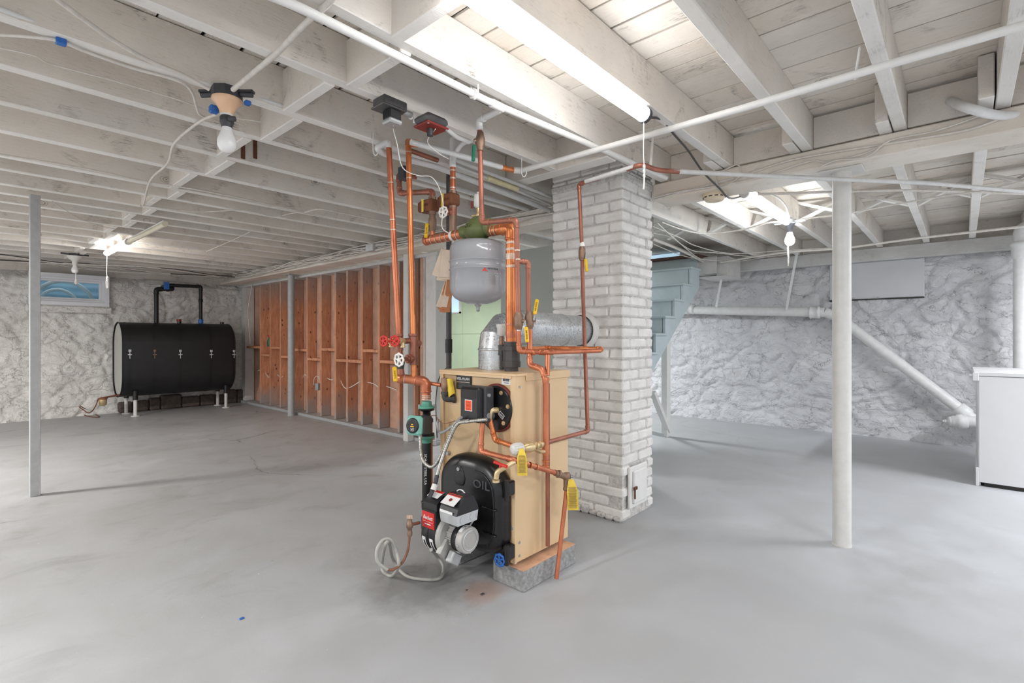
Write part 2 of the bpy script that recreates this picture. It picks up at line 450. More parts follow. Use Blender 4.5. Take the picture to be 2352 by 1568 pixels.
M['green'] = plain('olive_green_paint', (102, 112, 66), .5, 0, .12, 20, .1)
M['dgreen'] = plain('dark_green_vinyl', (18, 104, 78), .4, 0, .06, 20)
M['blue'] = plain('blue_paint', (40, 100, 176), .45, 0, .08, 20)
M['orange'] = plain('orange_label', (244, 84, 34), .5, 0, .03, 20)
M['white'] = plain('white_paint', (226, 225, 223), .5, 0, .03, 20)
M['whitepipe'] = plain('white_painted_pipe', (218, 218, 218), .45, 0, .05, 20, .05)
M['greypipe'] = plain('grey_white_painted_pipe', (206, 205, 204), .45, 0, .06, 20, .05)
M['cable'] = plain('painted_cable', (212, 206, 199), .55, 0, .08, 30)
M['cabled'] = plain('dark_cable', (70, 67, 65), .5, 0, .1, 30)
M['cord'] = plain('white_cord', (238, 236, 230), .7, 0, .03, 60)
M['ltext'] = plain('white_print', (238, 238, 238), .5, 0, 0, 20)
M['dtext'] = plain('black_print', (26, 26, 28), .6, 0, 0, 20)
M['rtext'] = plain('red_print', (206, 60, 48), .6, 0, 0, 20)
M['paper'] = plain('white_label', (228, 228, 228), .5, 0, .02, 20)
M['paperold'] = plain('cream_paper', (232, 214, 194), .7, 0, .06, 12)
M['paperbr'] = plain('brown_paper', (196, 132, 88), .7, 0, .12, 12)
M['porcelain'] = plain('tan_porcelain', (222, 182, 148), .3, 0, .06, 12)
M['bulboff'] = plain('white_glass_bulb', (232, 232, 232), .22, 0, .0, 12)
M['cream'] = plain('cream_plastic', (222, 206, 180), .5, 0, .04, 12)
M['block'] = plain('grey_concrete_block', (150, 150, 150), .9, 0, .22, 60, .5)
M['blocktop'] = plain('rusty_concrete_top', (214, 170, 138), .9, 0, .18, 9, .3)
M['hose'] = plain('grey_plastic_hose', (168, 166, 160), .45, 0, .05, 20)
M['hosebr'] = plain('brown_copper_line', (134, 90, 68), .45, .3, .15, 20)
M['stair'] = plain('blue_grey_stair_paint', (190, 203, 207), .5, 0, .04, 6)
M['stairbr'] = plain('brown_stair_edge', (96, 72, 62), .5, 0, .1, 10)
M['panelg'] = plain('grey_wall_panel', (166, 170, 166), .6, 0, .03, 4)
M['drygreen'] = plain('green_drywall', (184, 204, 178), .7, 0, .03, 3)
M['sillw'] = painted_wood('painted_sill_beam', (206, 205, 204), (184, 182, 180), (14, 1.2, 14), .5)
M['dark'] = plain('dark_gap', (52, 50, 48), .8, 0, .2, 12)
M['panelr'] = plain('grey_white_panel', (196, 197, 201), .5, 0, .03, 3)
M['cabinet'] = plain('white_cabinet_paint', (218, 218, 220), .45, 0, .02, 4)
M['pvc'] = plain('white_vinyl_frame', (226, 227, 232), .4, 0, .03, 6)
M['insul'] = plain('yellowed_pipe_insulation', (218, 208, 170), .7, 0, .1, 30)
M['socketw'] = plain('white_socket', (214, 212, 208), .4, 0, .04, 30)
M['rustplate'] = plain('rusty_nail_plate', (104, 62, 44), .7, .2, .3, 60)
M['castgrey'] = plain('matt_grey_casting', (178, 176, 172), .5, .25, .06, 14)
M['stonebr'] = plain('brown_exposed_stone', (84, 74, 68), .9, 0, .3, 14, .4)
M['crumb'] = plain('grey_rubble', (92, 86, 80), .9, 0, .4, 30, .4)
def flue_mat():
    t = NT('spangled_galvanised_flue'); v = t.coords((1, 1, 1), False)
    vo = t.n('ShaderNodeTexVoronoi'); vo.inputs['Scale'].default_value = 150; t.l(v, vo.inputs['Vector'])
    big = t.noise(v, 7, 4)
    c = t.mix(.5, t.ramp(vo.outputs['Color'], [(.2, srgb(176, 180, 184)), (.8, srgb(222, 225, 228))]), t.ramp(big, [(.35, srgb(184, 187, 190)), (.65, srgb(214, 216, 218))]))
    r = t.ramp(vo.outputs['Color'], [(.2, g(.24)), (.8, g(.46))]); t.bump(vo.outputs['Distance'], .06, .002)
    return t.fin(c, r, .75)
M['flue'] = flue_mat()
def emit(name, col, s):
    t = NT(name); t.b.inputs['Base Color'].default_value = col; t.b.inputs['Emission Color'].default_value = col
    t.b.inputs['Emission Strength'].default_value = s; return t.m
M['tube1'] = emit('lit_tube', (1, .99, .98, 1), TUBE_E)
M['tube2'] = emit('lit_tube_right', (.93, .97, 1, 1), TUBE2_E)
M['tube3'] = emit('lit_tube_far', (1, .98, .96, 1), TUBE3_E)
M['bulb'] = emit('lit_bulb', (.93, .97, 1, 1), BULB_E)
M['tubeoff'] = plain('unlit_tube_diffuser', (226, 218, 196), .3, 0, .02, 12)
def glass():
    t = NT('window_glass'); b = t.b; b.inputs['Base Color'].default_value = (.85, .93, .97, 1); b.inputs['Roughness'].default_value = .03
    b.inputs['Transmission Weight'].default_value = 1.0; b.inputs['IOR'].default_value = 1.05; return t.m
M['glass'] = glass()
M['well'] = plain('window_well_blue', (168, 206, 224), .6, 0, .06, 3)
M['wellw'] = plain('pale_well_plastic', (226, 236, 240), .3, 0, .03, 3)
M['wellsky'] = emit('daylit_sky', (.55, .78, .95, 1), .5)

FONTSC = {}
def text(name, body, M4, size, m, parent, ext=.0006, ax=1.0, space=1.0, shear=0.0):
    cu = bpy.data.curves.new(name, 'FONT'); cu.body = body; cu.size = size; cu.extrude = ext; cu.space_character = space; cu.shear = shear
    cu.align_x = 'CENTER'; cu.align_y = 'CENTER'; cu.resolution_u = 2
    o = bpy.data.objects.new(name, cu); COL.objects.link(o)
    dg = bpy.context.evaluated_depsgraph_get()
    me = bpy.data.meshes.new_from_object(o.evaluated_get(dg))
    bpy.data.objects.remove(o)
    S = Matrix.Diagonal((ax, 1, 1, 1))
    base = Matrix.Translation(-WO[parent]) @ M4 @ S
    me.transform(base); me.materials.clear(); me.materials.append(m); me.name = name
    ob = bpy.data.objects.new(name, me); COL.objects.link(ob); ob.parent = parent; WO[ob] = WO[parent]
    return ob
def face(o, right, up):
    r = Vector(right).normalized(); u = Vector(up); u = (u - r * u.dot(r)).normalized(); n = r.cross(u)
    return Matrix(((r.x, u.x, n.x, o[0]), (r.y, u.y, n.y, o[1]), (r.z, u.z, n.z, o[2]), (0, 0, 0, 1)))

# ================================================================== the setting
X_BEAM = 3.12
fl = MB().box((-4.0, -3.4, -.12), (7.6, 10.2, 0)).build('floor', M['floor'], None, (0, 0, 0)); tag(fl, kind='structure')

def stone_h(a, z, seed):
    w = noise.noise_vector(Vector((a * 1.6, z * 1.6, seed + 5))) * .5 + noise.noise_vector(Vector((a * 7, z * 7, seed + 2))) * .10
    d, _ = noise.voronoi(Vector((a * 2.9, z * 4.3, seed)) + w)
    s = min(1, (d[1] - d[0]) / .22); s = s * s * (3 - 2 * s)
    d2, _ = noise.voronoi(Vector((a * 7.5, z * 11, seed + 3)) + w * 2.2)
    s2 = min(1, (d2[1] - d2[0]) / .30)
    n1 = noise.fractal(Vector((a * 1.3, z * 1.3, seed)), 1.0, 2.0, 3)
    n2 = noise.fractal(Vector((a * 11, z * 15, seed)), .7, 2.1, 4)
    m = .5 + .5 * noise.noise(Vector((a * 1.1, z * 1.4, seed + 20)))
    n3 = noise.ridged_multi_fractal(Vector((a * 3.6, z * 5.0, seed + 9)) + w * 1.5, .9, 2.1, 4, 1.0, 2.0)
    return .024 * s + .010 * s2 * (1.2 - m) + .026 * n1 + .008 * n2 + .016 * n3 * m
def stone_wall(name, m, pos, a0, a1, z0, z1, step, seed, axis, hole=None):
    na = int((a1 - a0) / step); nz = int((z1 - z0) / step)
    vs = []; fs = []
    for j in range(nz + 1):
        for i in range(na + 1):
            a = a0 + (a1 - a0) * i / na; z = z0 + (z1 - z0) * j / nz
            h = stone_h(a, z, seed)
            h += .05 * max(0, (.35 - z)) / .35                 # the footing bulges out at the floor
            h -= .07 * max(0, (z - (z1 - .09))) / .09         # rolls back at the top of the masonry
            vs.append((a, pos - h, z) if axis == 'y' else (pos - h, a, z))
    for j in range(nz):
        for i in range(na):
            ac = a0 + (a1 - a0) * (i + .5) / na; zc = z0 + (z1 - z0) * (j + .5) / nz
            if hole and hole[0] < ac < hole[1] and hole[2] < zc < hole[3]: continue
            k = j * (na + 1) + i
            q = (k, k + 1, k + na + 2, k + na + 1)
            fs.append(q if axis == 'y' else tuple(reversed(q)))
    o = MB().add(vs, fs, True).build(name, m, None, (0, 0, 0)); return tag(o, kind='structure')
wl = stone_wall('wall_left', M['stone_l'], 9.54, -1.2, 3.75, -.02, 2.04, .018, 3.1, 'y', (.77, 1.56, 1.61, 2.05))
wr = stone_wall('wall_right', M['stone_r'], 7.10, -1.6, 4.6, -.02, 2.03, .018, 8.4, 'x', (.33, 1.16, 1.60, 2.04))
# backing and band boards over the masonry
part('band_board', MB().box((-2.2, 9.60, 1.99), (7.4, 9.66, 2.36)), M['joist'], wl)
part('wall_core', MB().box((-2.2, 9.60, -.1), (.70, 9.66, 1.99)).box((1.62, 9.60, -.1), (7.4, 9.66, 1.99)).box((.70, 9.60, -.1), (1.62, 9.66, 1.58)), M['dark'], wl)
part('sill_beam', MB().cbox((6.99, -2.6, 2.0), (7.2, 4.4, 2.145), .006), M['sillw'], wr)
part('band_board', MB().box((7.14, -2.6, 2.14), (7.2, 9.66, 2.36)), M['joist'], wr)
part('wall_core', MB().box((7.16, -2.6, -.1), (7.2, 9.66, 2.0)), M['dark'], wr)

# ceiling: boards run along y, joists along x
ce = struct('ceiling')
edges = [2.887, 2.695, 2.506, 2.303, 2.164, 2.022, 1.879, 1.728]
while edges[-1] > -2.2: edges.append(edges[-1] - random.choice((.15, .155, .145, .16)))
edges = edges[::-1] + []
while edges[-1] < 7.15: edges.append(edges[-1] + random.choice((.15, .14, .165, .15)))
for i in range(len(edges) - 1):
    gp = random.choice((.006, .007, .009, .014)); dz = random.uniform(-.002, .003)
    part('board', MB().cbox((edges[i] + gp, -2.6, 2.34 + dz), (edges[i+1], 9.62, 2.353 + dz), .0015), M['board'], ce)
part('light_stop_sheet', MB().box((-2.4, -2.7, 2.358), (7.3, 9.7, 2.38)), M['dark'], ce)  # dark sheet added to stop light leaking through the board gaps
def joist(lo, hi, name='joist'):
    o = part(name, MB().cbox(lo, hi, .004), M['joist'], ce); o.data.materials.append(M['joistedge'])
    for f in o.data.polygons:
        if f.normal.z < -.3: f.material_index = 1
    return o
JY = [-1.3, -.92, -.52, -.135, .228, .632, 1.05, 1.46, 1.87, 2.29, 2.705, 3.12, 3.545, 4.03, 4.35, 4.765, 5.08, 5.415, 5.77, 6.19, 6.63, 7.03, 7.43, 7.84, 8.25, 8.66, 9.06, 9.42]
for y in JY:
    x1 = 2.49 if abs(y - 1.87) < .01 else (3.34 if y > 2.2 else 3.26)
    w = .026
    joist((-2.3, y - w, 2.15 + random.uniform(-.003, .003)), (x1, y + w, 2.339))
for y in JY:
    yf = y + .058
    if yf > 2.25 and yf < 3.5: x1 = 4.75
    else: x1 = 7.15
    if 1.4 < y < 2.2: x0 = 3.17
    else: x0 = 2.95 if y < 1.4 else 3.14
    joist((x0, yf - .026, 2.15), (x1, yf + .026, 2.339))
joist((2.47, 1.488, 2.146), (2.57, 2.262, 2.339), 'header')
joist((4.72, 2.35, 2.146), (4.80, 3.5, 2.339), 'header')
for a, b in zip(JY[2:6], JY[3:7]):
    part('blocking_board', MB().cbox((3.135, a + .027, 2.158), (3.165, b - .027, 2.325), .003), M['joist'], ce)
part('blocking_board', MB().cbox((3.175, JY[6] + .027, 2.158), (3.2, JY[7] - .027, 2.325), .003), M['joist'], ce)
for i, (a, b) in enumerate(zip(JY[6:-3], JY[7:-2])):
    x = 1.02 if i % 2 == 0 else 1.09
    joist((x - .024, a + .02, 2.142), (x + .024, b - .02, 2.325), 'bridging_block')
# crossed bridging strips between the far joists
for a, b in zip(JY[2:9], JY[3:10]):
    a += .058 + .026; b += .058 - .026
    for s, x in ((1, 5.02), (-1, 5.07)):
        z0, z1 = (2.17, 2.32) if s > 0 else (2.32, 2.17)
        d = Vector((0, b - a, z1 - z0)); Mx = frame((x, a, z0), d, (1, 0, 0))
        part('bridging_strip', MB().box((-.03, -.009, 0), (.03, .009, d.length), Mx), M['joistedge'], ce)
bm = part('beam', MB().cbox((X_BEAM, -2.6, 2.04), (3.36, 1.535, 2.146), .006), M['beam'], ce)
part('beam', MB().cbox((X_BEAM, 2.10, 2.04), (3.36, 9.55, 2.146), .006), M['beam'], ce)

# ------------------------------------------------------------------ partition of open studs
wp = struct('wall_middle', (3.45, 4.1, 0))
SY = [9.36, 8.67, 8.30, 7.93, 7.45, 7.05, 6.64, 6.25, 5.95, 5.60, 5.23, 4.83, 4.50]
for k, y in enumerate(SY):
    if k == 0:
        part('stud', MB().cbox((3.43, y - .10, .04), (3.58, y + .05, 2.0), .003), M['trimw'], wp); continue
    part('stud', MB().cbox((3.45, y - .019, .04), (3.588, y + .019, 2.0), .002), M['stud'], wp)
zz = [.985, .86, .985, .85, .965, .84, .985, .845, .845, .985, .86, .985]
for k in range(len(SY) - 1):
    y1 = SY[k] - .02; y0 = SY[k+1] + .02
    if k == 0: y1 -= .08
    part('fire_block', MB().cbox((3.452, y0, zz[k] - .036), (3.586, y1, zz[k]), .002), M['stud'], wp)
part('bottom_plate', MB().cbox((3.40, 4.10, 0), (3.60, 9.42, .038), .003), M['postg'], wp)
part('top_plate', MB().cbox((3.42, 4.10, 2.0), (3.60, 9.5, 2.038), .003), M['trimw'], wp)
part('sheathing', MB().box((3.592, 4.33, .038), (3.604, 9.42, 2.0)), M['sheath'], wp)
part('corner_board', MB().cbox((3.42, 4.13, .038), (3.60, 4.30, 2.0), .003), M['trimw'], wp)
for k, (y0, y1) in enumerate(((4.305, 4.335), (4.345, 4.37), (4.38, 4.43))):
    part('jamb_strip', MB().cbox((3.44 + .004 * k, y0, .038), (3.58, y1, 2.0), .002), M['sheath'] if k != 1 else M['trimw'], wp)
# green drywall room beyond
wg = struct('wall_far', (6.9, 4.2, 0))
def panel(y0, y1, z0, z1, m=None): part('drywall_panel', MB().cbox((6.86, y0 + .002, z0 + .002), (6.872, y1 - .002, z1 - .002), .001), m or M['drygreen'], wg)
WY0, WY1, WZ0, WZ1 = 7.50, 8.30, 1.62, 2.16
for y0, y1 in ((5.3, 6.2), (6.2, 7.45), (7.45, 8.65), (8.65, 9.5)):
    panel(y0, y1, 0, 1.2)
    if y0 != 7.45: panel(y0, y1, 1.2, 2.33)
panel(7.45, 8.65, 1.2, WZ0); panel(7.45, 8.65, WZ1, 2.33); panel(7.45, WY0, WZ0, WZ1); panel(WY1, 8.65, WZ0, WZ1)
w2 = struct('window_2', (6.87, 7.9, WZ0))
part('frame', MB().box((6.84, WY0, WZ0), (6.9, WY1, WZ0 + .03)).box((6.84, WY0, WZ1 - .03), (6.9, WY1, WZ1)).box((6.84, WY0, WZ0), (6.9, WY0 + .04, WZ1)).box((6.84, WY1 - .04, WZ0), (6.9, WY1, WZ1)).box((6.84, 7.88, WZ0), (6.9, 7.93, WZ1)), M['pvc'], w2)
part('pane', MB().box((6.885, WY0, WZ0), (6.888, WY1, WZ1)), M['wellsky'], w2)
# grey enclosure panel by the stairs
wpan = struct('wall_stair', (3.8, 2.2, 0))
part('wall_panel', MB().cbox((3.80, 2.12, 0), (3.83, 3.55, 2.0), .002), M['panelg'], wpan)
part('wall_panel', MB().cbox((3.835, 3.52, 0), (4.7, 3.55, 2.0), .002), M['panelg'], wpan)
part('corner_trim', MB().cbox((3.77, 2.10, 0), (3.80, 2.16, 2.0), .002), M['trimw'], wpan)

# ------------------------------------------------------------------ window in the left wall with its well
w1 = struct('window_1', (1.16, 9.5, 1.58))
wx0, wx1, wz0, wz1 = .73, 1.60, 1.585, 2.035
def rect_frame(mb, x0, x1, z0, z1, y0, y1, t, tt=None):
    tt = tt or t
    mb.cbox((x0, y0, z0), (x1, y1, z0 + t), .003).cbox((x0, y0, z1 - tt), (x1, y1, z1), .003)
    mb.cbox((x0, y0, z0 + t), (x0 + t, y1, z1 - tt), .003).cbox((x1 - t, y0, z0 + t), (x1, y1, z1 - tt), .003); return mb
part('casing', rect_frame(MB(), wx0, wx1, wz0, wz1, 9.44, 9.50, .055), M['pvc'], w1)
part('frame', rect_frame(MB(), wx0 + .055, wx1 - .055, wz0 + .055, wz1 - .055, 9.47, 9.56, .03), M['pvc'], w1)
part('sash', rect_frame(MB(), wx0 + .085, wx1 - .085, wz0 + .085, wz1 - .085, 9.50, 9.54, .028), M['pvc'], w1)
part('pane', MB().box((wx0 + .10, 9.518, wz0 + .10), (wx1 - .10, 9.524, wz1 - .10)), M['glass'], w1)
part('sill', MB().cbox((wx0 - .03, 9.43, wz0 - .10), (wx1 + .04, 9.5, wz0 - .002), .02), M['stone_l'], w1)
wm = MB(); n = 26; ring = []
for r0, nm in ((.62, 0),):
    vs = []; fs = []
    for k in range(n + 1):
        a = PI * k / n
        for j in range(25):
            z = 1.35 + 1.0 * j / 24; rr = r0 + .014 * math.cos(j * 2.1)
            vs.append((1.15 + rr * math.cos(a), 9.70 + rr * math.sin(a), z))
    for k in range(n):
        for j in range(24):
            b = k * 25 + j; fs.append((b, b + 1, b + 26, b + 25))
    wm.add(vs, fs, True)
ww = part('window_well', wm, M['well'], w1)
part('well_ground', MB().box((.3, 9.68, 1.40), (2.0, 10.5, 1.55)), M['wellw'], w1)
part('well_cover_rib', MB().tube([(1.15 + .36 * math.cos(PI * k / 14), 9.95, 1.55 + .42 * math.sin(PI * k / 14)) for k in range(15)], .03), M['wellw'], w1)
part('well_cover_rib', MB().tube([(1.10 + .24 * math.cos(PI * k / 14), 10.1, 1.55 + .30 * math.sin(PI * k / 14)) for k in range(15)], .025), M['wellw'], w1)
part('well_step', MB().cbox((.78, 9.80, 1.55), (1.02, 9.95, 1.72), .02), M['wellw'], w1)

# panelled-over window in the right wall
w3 = struct('window_3', (7.05, .7, 1.56))
part('cover_panel', MB().cbox((7.06, .305, 1.572), (7.08, 1.19, 2.0), .01), M['panelr'], w3)
part('sill', MB().cbox((7.045, .305, 1.562), (7.08, 1.19, 1.575), .003), M['dark'], w3)

# stairs
st = thing('staircase', 'blue-grey painted wooden stairs with open side, seen right of the brick chimney', 'stairs', (5.0, 2.9, 0))
xs = [4.09, 4.33, 4.57, 4.81, 5.054, 5.288, 5.531, 5.766, 6.009, 6.254]; zs = [.175, .375, .575, .775, .976, 1.178, 1.374, 1.576, 1.774, 1.989]
xp = 3.85; y0, y1 = 2.45, 3.38
for i, (x, z) in enumerate(zip(xs, zs)):
    part('tread', MB().cbox((xp - .028, y0 - .02, z - .028), (x + .01, y1, z), .006), M['stair'], st)
    part('riser', MB().box((xp, y0 + .03, (zs[i-1] if i else 0)), (xp + .018, y1, z - .028)), M['stair'], st)
    xp = x
part('riser', MB().box((6.254, y0 + .03, 1.989), (6.272, y1, 2.13)), M['stair'], st)
part('nosing', MB().cbox((6.20, y0 - .02, 2.13), (6.9, y1, 2.17), .008), M['stairbr'], st, 'brown stained landing edge')
poly = [(3.86, .0)]
xp = 3.86; zp = 0
for x, z in zip(xs, zs): poly += [(xp, z - .028), (x, z - .028)]; xp = x
poly += [(6.275, 1.96), (6.275, 1.765), (3.98, .0)]
Mx = Matrix(((1, 0, 0, 0), (0, 0, 1, y0), (0, 1, 0, 0), (0, 0, 0, 1)))
def nonconvex(mb, poly, h, Mx):
    # notched board: stack of quads instead of one concave polygon
    for i in range(len(xs)):
        xa = 3.86 if i == 0 else xs[i-1]; xb = xs[i]; zt = zs[i] - .028
        lo = lambda x: max(0, (x - 3.98) * 1.765 / (6.275 - 3.98))
        mb.prism([(xa, lo(xa)), (xb, lo(xb)), (xb, zt), (xa, zt)], h, Mx)
    return mb
part('stringer', nonconvex(MB(), poly, .035, Mx), M['stair'], st)
part('leg', MB().cbox((5.42, 2.487, 0.0), (5.51, 2.56, 1.10), .004), M['white'], st, 'white post under the stringer')
a = P(1499, 900, 'y', 2.5); b = P(1535, 990, 'y', 2.5); d = b - a
part('brace', MB().box((-.022, -.03, 0), (.022, .03, d.length), frame(a, d, (1, 0, 0))), M['white'], st, 'white diagonal brace')
a = P(1494, 991, 'z', .02); b = Vector((5.44, 2.52, .02)); d = b - a
part('foot_rail', MB().box((-.02, -.035, 0), (.02, .035, d.length), frame(a, d, (0, 0, 1))), M['postg'], st)
bx = thing('duct_box', 'white painted wooden box hung under the joists at the stair head', 'box', (6.5, 2.3, 1.93))
part('box_side', MB().cbox((6.35, 2.28, 1.93), (6.40, 2.52, 2.14), .003), M['trimw'], bx)
part('box_side', MB().cbox((6.42, 2.16, 1.90), (6.90, 2.30, 2.14), .003), M['trimw'], bx)
part('box_bottom', MB().cbox((6.38, 2.16, 1.885), (6.92, 2.50, 1.90), .002), M['trimw'], bx)
# glowing panel added for the light coming through the door above the stairs
w4 = struct('stair_glow', (6.9, 3.0, 2.15))
c = P(1516, 574, 'x', 6.85)
part('frame', MB().box((6.88, c.y - .35, 2.175), (6.90, c.y + .35, 2.335)), M['pvc'], w4)
part('pane', MB().box((6.872, c.y - .28, 2.18), (6.878, c.y + .28, 2.33)), M['wellsky'], w4)

# ------------------------------------------------------------------ posts
def post_round(x, y, r, z, m, label, plate=True):
    t = thing('support_post', label, 'post', (x, y, 0))
    part('shaft', MB().cyl((x, y, .006), (x, y, z - .012), r, n=28), m, t)
    part('base_plate', MB().cyl((x, y, 0), (x, y, .006), r * 1.08, n=28), m, t)
    if plate: part('top_plate', MB().cbox((x - .075, y - .10, z - .012), (x + .075, y + .10, z - .001), .002), m, t)
    return t
p = P(1932, 1253, 'z', 0); post_round(p.x + .02, p.y, .0445, 2.04, M['postw'], 'round cream-white steel column in the right half of the room')
p = P(675, 952, 'z', 0); post_round(3.315, p.y - .06, .047, 2.04, M['postg'], 'round grey-painted column against the open stud wall')
p = P(938, 1012, 'z', 0)
t = thing('support_post', 'square white wooden post just left of the boiler', 'post', (p.x, p.y, 0))
part('shaft', MB().cbox((p.x - .04, p.y - .042, 0), (p.x + .04, p.y + .042, 2.04), .004), M['trimw'], t)
p = P(80, 1138, 'z', 0)
t = thing('support_post', 'slim grey square post standing alone at far left', 'post', (p.x, p.y, 0))
part('shaft', MB().cbox((p.x - .028, p.y - .028, 0), (p.x + .028, p.y + .028, 2.146), .003), M['postg'], t)

# ------------------------------------------------------------------ brick chimney
CX0, CX1, CY0, CY1 = 2.745, 3.145, 1.545, 2.085
ch = thing('brick_chimney', 'square white-painted brick chimney rising behind the boiler', 'chimney', ((CX0 + CX1) / 2, (CY0 + CY1) / 2, 0))
part('mortar', MB().box((CX0 + .011, CY0 + .011, 0), (CX1 - .011, CY1 - .011, 2.335)), M['mortar'], ch)
HC = .0658
bl = {}
def brick_mesh(lx, ly, k):
    key = (round(lx, 3), round(ly, 3), k)
    if key not in bl:
        mb = MB().cbox((-lx/2, -ly/2, 0), (lx/2, ly/2, HC - .009), .009)
        rr = random.Random(k * 13 + int(lx * 1000))
        for p in mb.v: p += Vector((rr.uniform(-.0022, .0022), rr.uniform(-.0022, .0022), rr.uniform(-.0015, .0015)))
        me = bpy.data.meshes.new('brick'); me.from_pydata([tuple(p) for p in mb.v], [], mb.f); me.materials.append(M['brick'])
        bl[key] = me
    return bl[key]
def brick(cx, cy, z, lx, ly):
    o = bpy.data.objects.new('brick', brick_mesh(lx, ly, random.randrange(4))); COL.objects.link(o); o.parent = ch
    o.location = (cx - WO[ch].x + random.uniform(-.002, .002), cy - WO[ch].y + random.uniform(-.002, .002), z)
    o.rotation_euler = (random.uniform(-.008, .008), random.uniform(-.008, .008), random.uniform(-.01, .01))
BL, BW, J = .205, .098, .008
door_y = (2.78, 3.05, .06, .34)
for k in range(36):
    z = .012 + k * HC
    if z + HC > 2.36: break
    # left-facing side (x = CX0), full width CY0..CY1, runs along y
    off = 0 if k % 2 == 0 else BW + J
    def run(a0, a1, off):
        out = []; a = a0
        if off: out.append((a, a + off - J)); a += off
        while a < a1 - .02:
            e = min(a + BL, a1)
            if a1 - e < .035: e = a1
            out.append((a, e)); a = e + J
        return out
    if k % 2 == 0:
        L = run(CY0, CY1, 0); S = run(CX0 + BW + J, CX1, 0)
    else:
        L = run(CY0 + BW + J, CY1, 0); S = run(CX0, CX1, 0)
    for a, b in L:
        brick(CX0 + BW/2, (a + b)/2, z, BW, b - a)
    for a, b in S:
        if z + HC > door_y[2] and z < door_y[3] and b > door_y[0] and a < door_y[1]:
            if a < door_y[0] - .04: b = door_y[0]
            elif b > door_y[1] + .04: a = door_y[1]
            else: continue
        brick((a + b)/2, CY0 + BW/2, z, b - a, BW)
# footing rubble at the chimney's base
for i in range(9):
    y = CY0 + .03 + i * .06
    part('footing_stone', MB().cbox((CX0 - .022 + random.uniform(-.004, .006), y - .03, 0), (CX0 + .02, y + .03, random.uniform(.03, .07)), .012), M['mortar'], ch)
# clean-out door
cd = part('cleanout_door', MB().cbox((2.80, 1.528, .07), (3.03, 1.545, .325), .004), M['white'], ch)
o = MB().cbox((2.835, 1.515, .095), (2.995, 1.53, .30), .006).build('door_leaf', M['white'], cd)
part('latch', MB().cbox((2.825, 1.505, .185), (2.862, 1.518, .205), .003).cyl((2.838, 1.512, .13), (2.838, 1.512, .19), .005, n=8), M['rustplate'], cd)
part('cap_mortar', MB().cbox((CX0 - .012, CY0 - .012, 2.10), (CX1 - .002, CY1 + .004, 2.15), .012), M['mortar'], ch)
part('thimble', MB().lathe([(.118, 0), (.122, .02), (.112, .045), (.100, .046)], frame((CX0 + .005, 1.83, 1.175), (-1, 0, 0)), 32, cap=False), M['white'], ch, 'white mortar collar around the flue')

# ================================================================== lights that can be seen
def tube_light(name, label, a, b, r, m, cap='dgrey', group=None):
    a = Vector(a); b = Vector(b); d = (b - a).normalized()
    t = thing(name, label, 'light', ((a + b) / 2), group)
    part('diffuser', MB().cyl(a + d * .02, b - d * .02, r, n=18), m, t)
    part('end_cap', MB().cyl(a, a + d * .022, r * 1.12, n=18), M[cap], t)
    part('end_cap', MB().cyl(b - d * .022, b, r * 1.12, n=18), M[cap], t)
    part('housing', MB().cbox((-.5 * (b-a).length, -.018, r * .8), (.5 * (b-a).length, .018, r * .8 + .012), .003, frame((a + b) / 2, (0, 0, 1), d)), M['white'], t)
    return t
def pull_cord(name, label, top, L, seed=1, knots=2, group=None, r=.0022):
    rr = random.Random(seed); top = Vector(top)
    t = thing(name, label, 'cord', top - Vector((0, 0, L)), group)
    part('string', MB().tube([top, top - Vector((.002, 0, L * .5)), top - Vector((0, .002, L * .66))], r, 8), M['cord'], t)
    b = top - Vector((0, .002, L * .66)); mb = MB()
    for k in range(knots):
        q = b - Vector((0, 0, .02 * k)); mb.tube([q + Vector((.006*math.cos(a), .004*math.sin(a), .008*math.sin(2*a))) for a in [i*PI/5 for i in range(10)]], r * 1.25, 6, closed=True)
    lp = [b + Vector((.009 * math.sin(a), .006 * math.sin(a), -.17 * L - .17 * L * math.cos(PI - a))) for a in [i*PI/9 for i in range(18)]]
    mb.tube(lp, r * 1.15, 6, closed=True); mb.tube([b, b - Vector((.008, .004, L * .2)), b - Vector((.002, -.003, L * .34))], r * 1.15, 6)
    part('loop', mb, M['cord'], t); return t
ZT = 2.115
tube_light('tube_light', 'long bright white tube light fixed under the joist above the boiler', (.86, 1.05, ZT), (2.065, 1.05, ZT), .031, M['tube1'])
pull_cord('pull_cord', 'white pull cord with looped knot hanging from the big tube light end', (2.05, 1.05, ZT - .03), .30, 1, 3)
tube_light('tube_light', 'lit tube light beyond the main beam, beside the round smoke detector', (3.62, 1.112, ZT), (4.79, 1.112, ZT), .028, M['tube2'], 'white')
pull_cord('pull_cord', 'long knotted white pull cord below the lit bulb on the right', P(1810, 514, 'z', 2.10), .36, 3, 3)
pull_cord('pull_cord', 'short white pull cord at the end of the right tube light', (4.78, 1.112, ZT - .03), .26, 4, 2)
tube_light('tube_light', 'lit tube light at far left near the basement window', (1.24, 7.48, ZT), (1.24, 6.42, ZT), .028, M['tube3'], 'white')
tube_light('tube_light', 'unlit cream tube continuing from the far left lit tube', (1.245, 6.38, ZT), (1.255, 5.15, ZT), .022, M['tubeoff'], 'tubeoff')
pull_cord('pull_cord', 'white pull cord under the far left tube light', (1.24, 7.46, ZT - .03), .38, 5, 3, r=.004)

def bulb_shape(top, s, m, parent, name='bulb'):
    prof = [(.0150, 0), (.0165, -.010), (.020, -.022), (.0260, -.036), (.0300, -.050), (.0305, -.060), (.0285, -.072), (.022, -.083), (.012, -.089), (.0005, -.091)]
    return part(name, MB().lathe([(r * s, h * s) for r, h in prof][::-1], frame(top, (0, 0, 1)), 24, cap=False), m, parent)
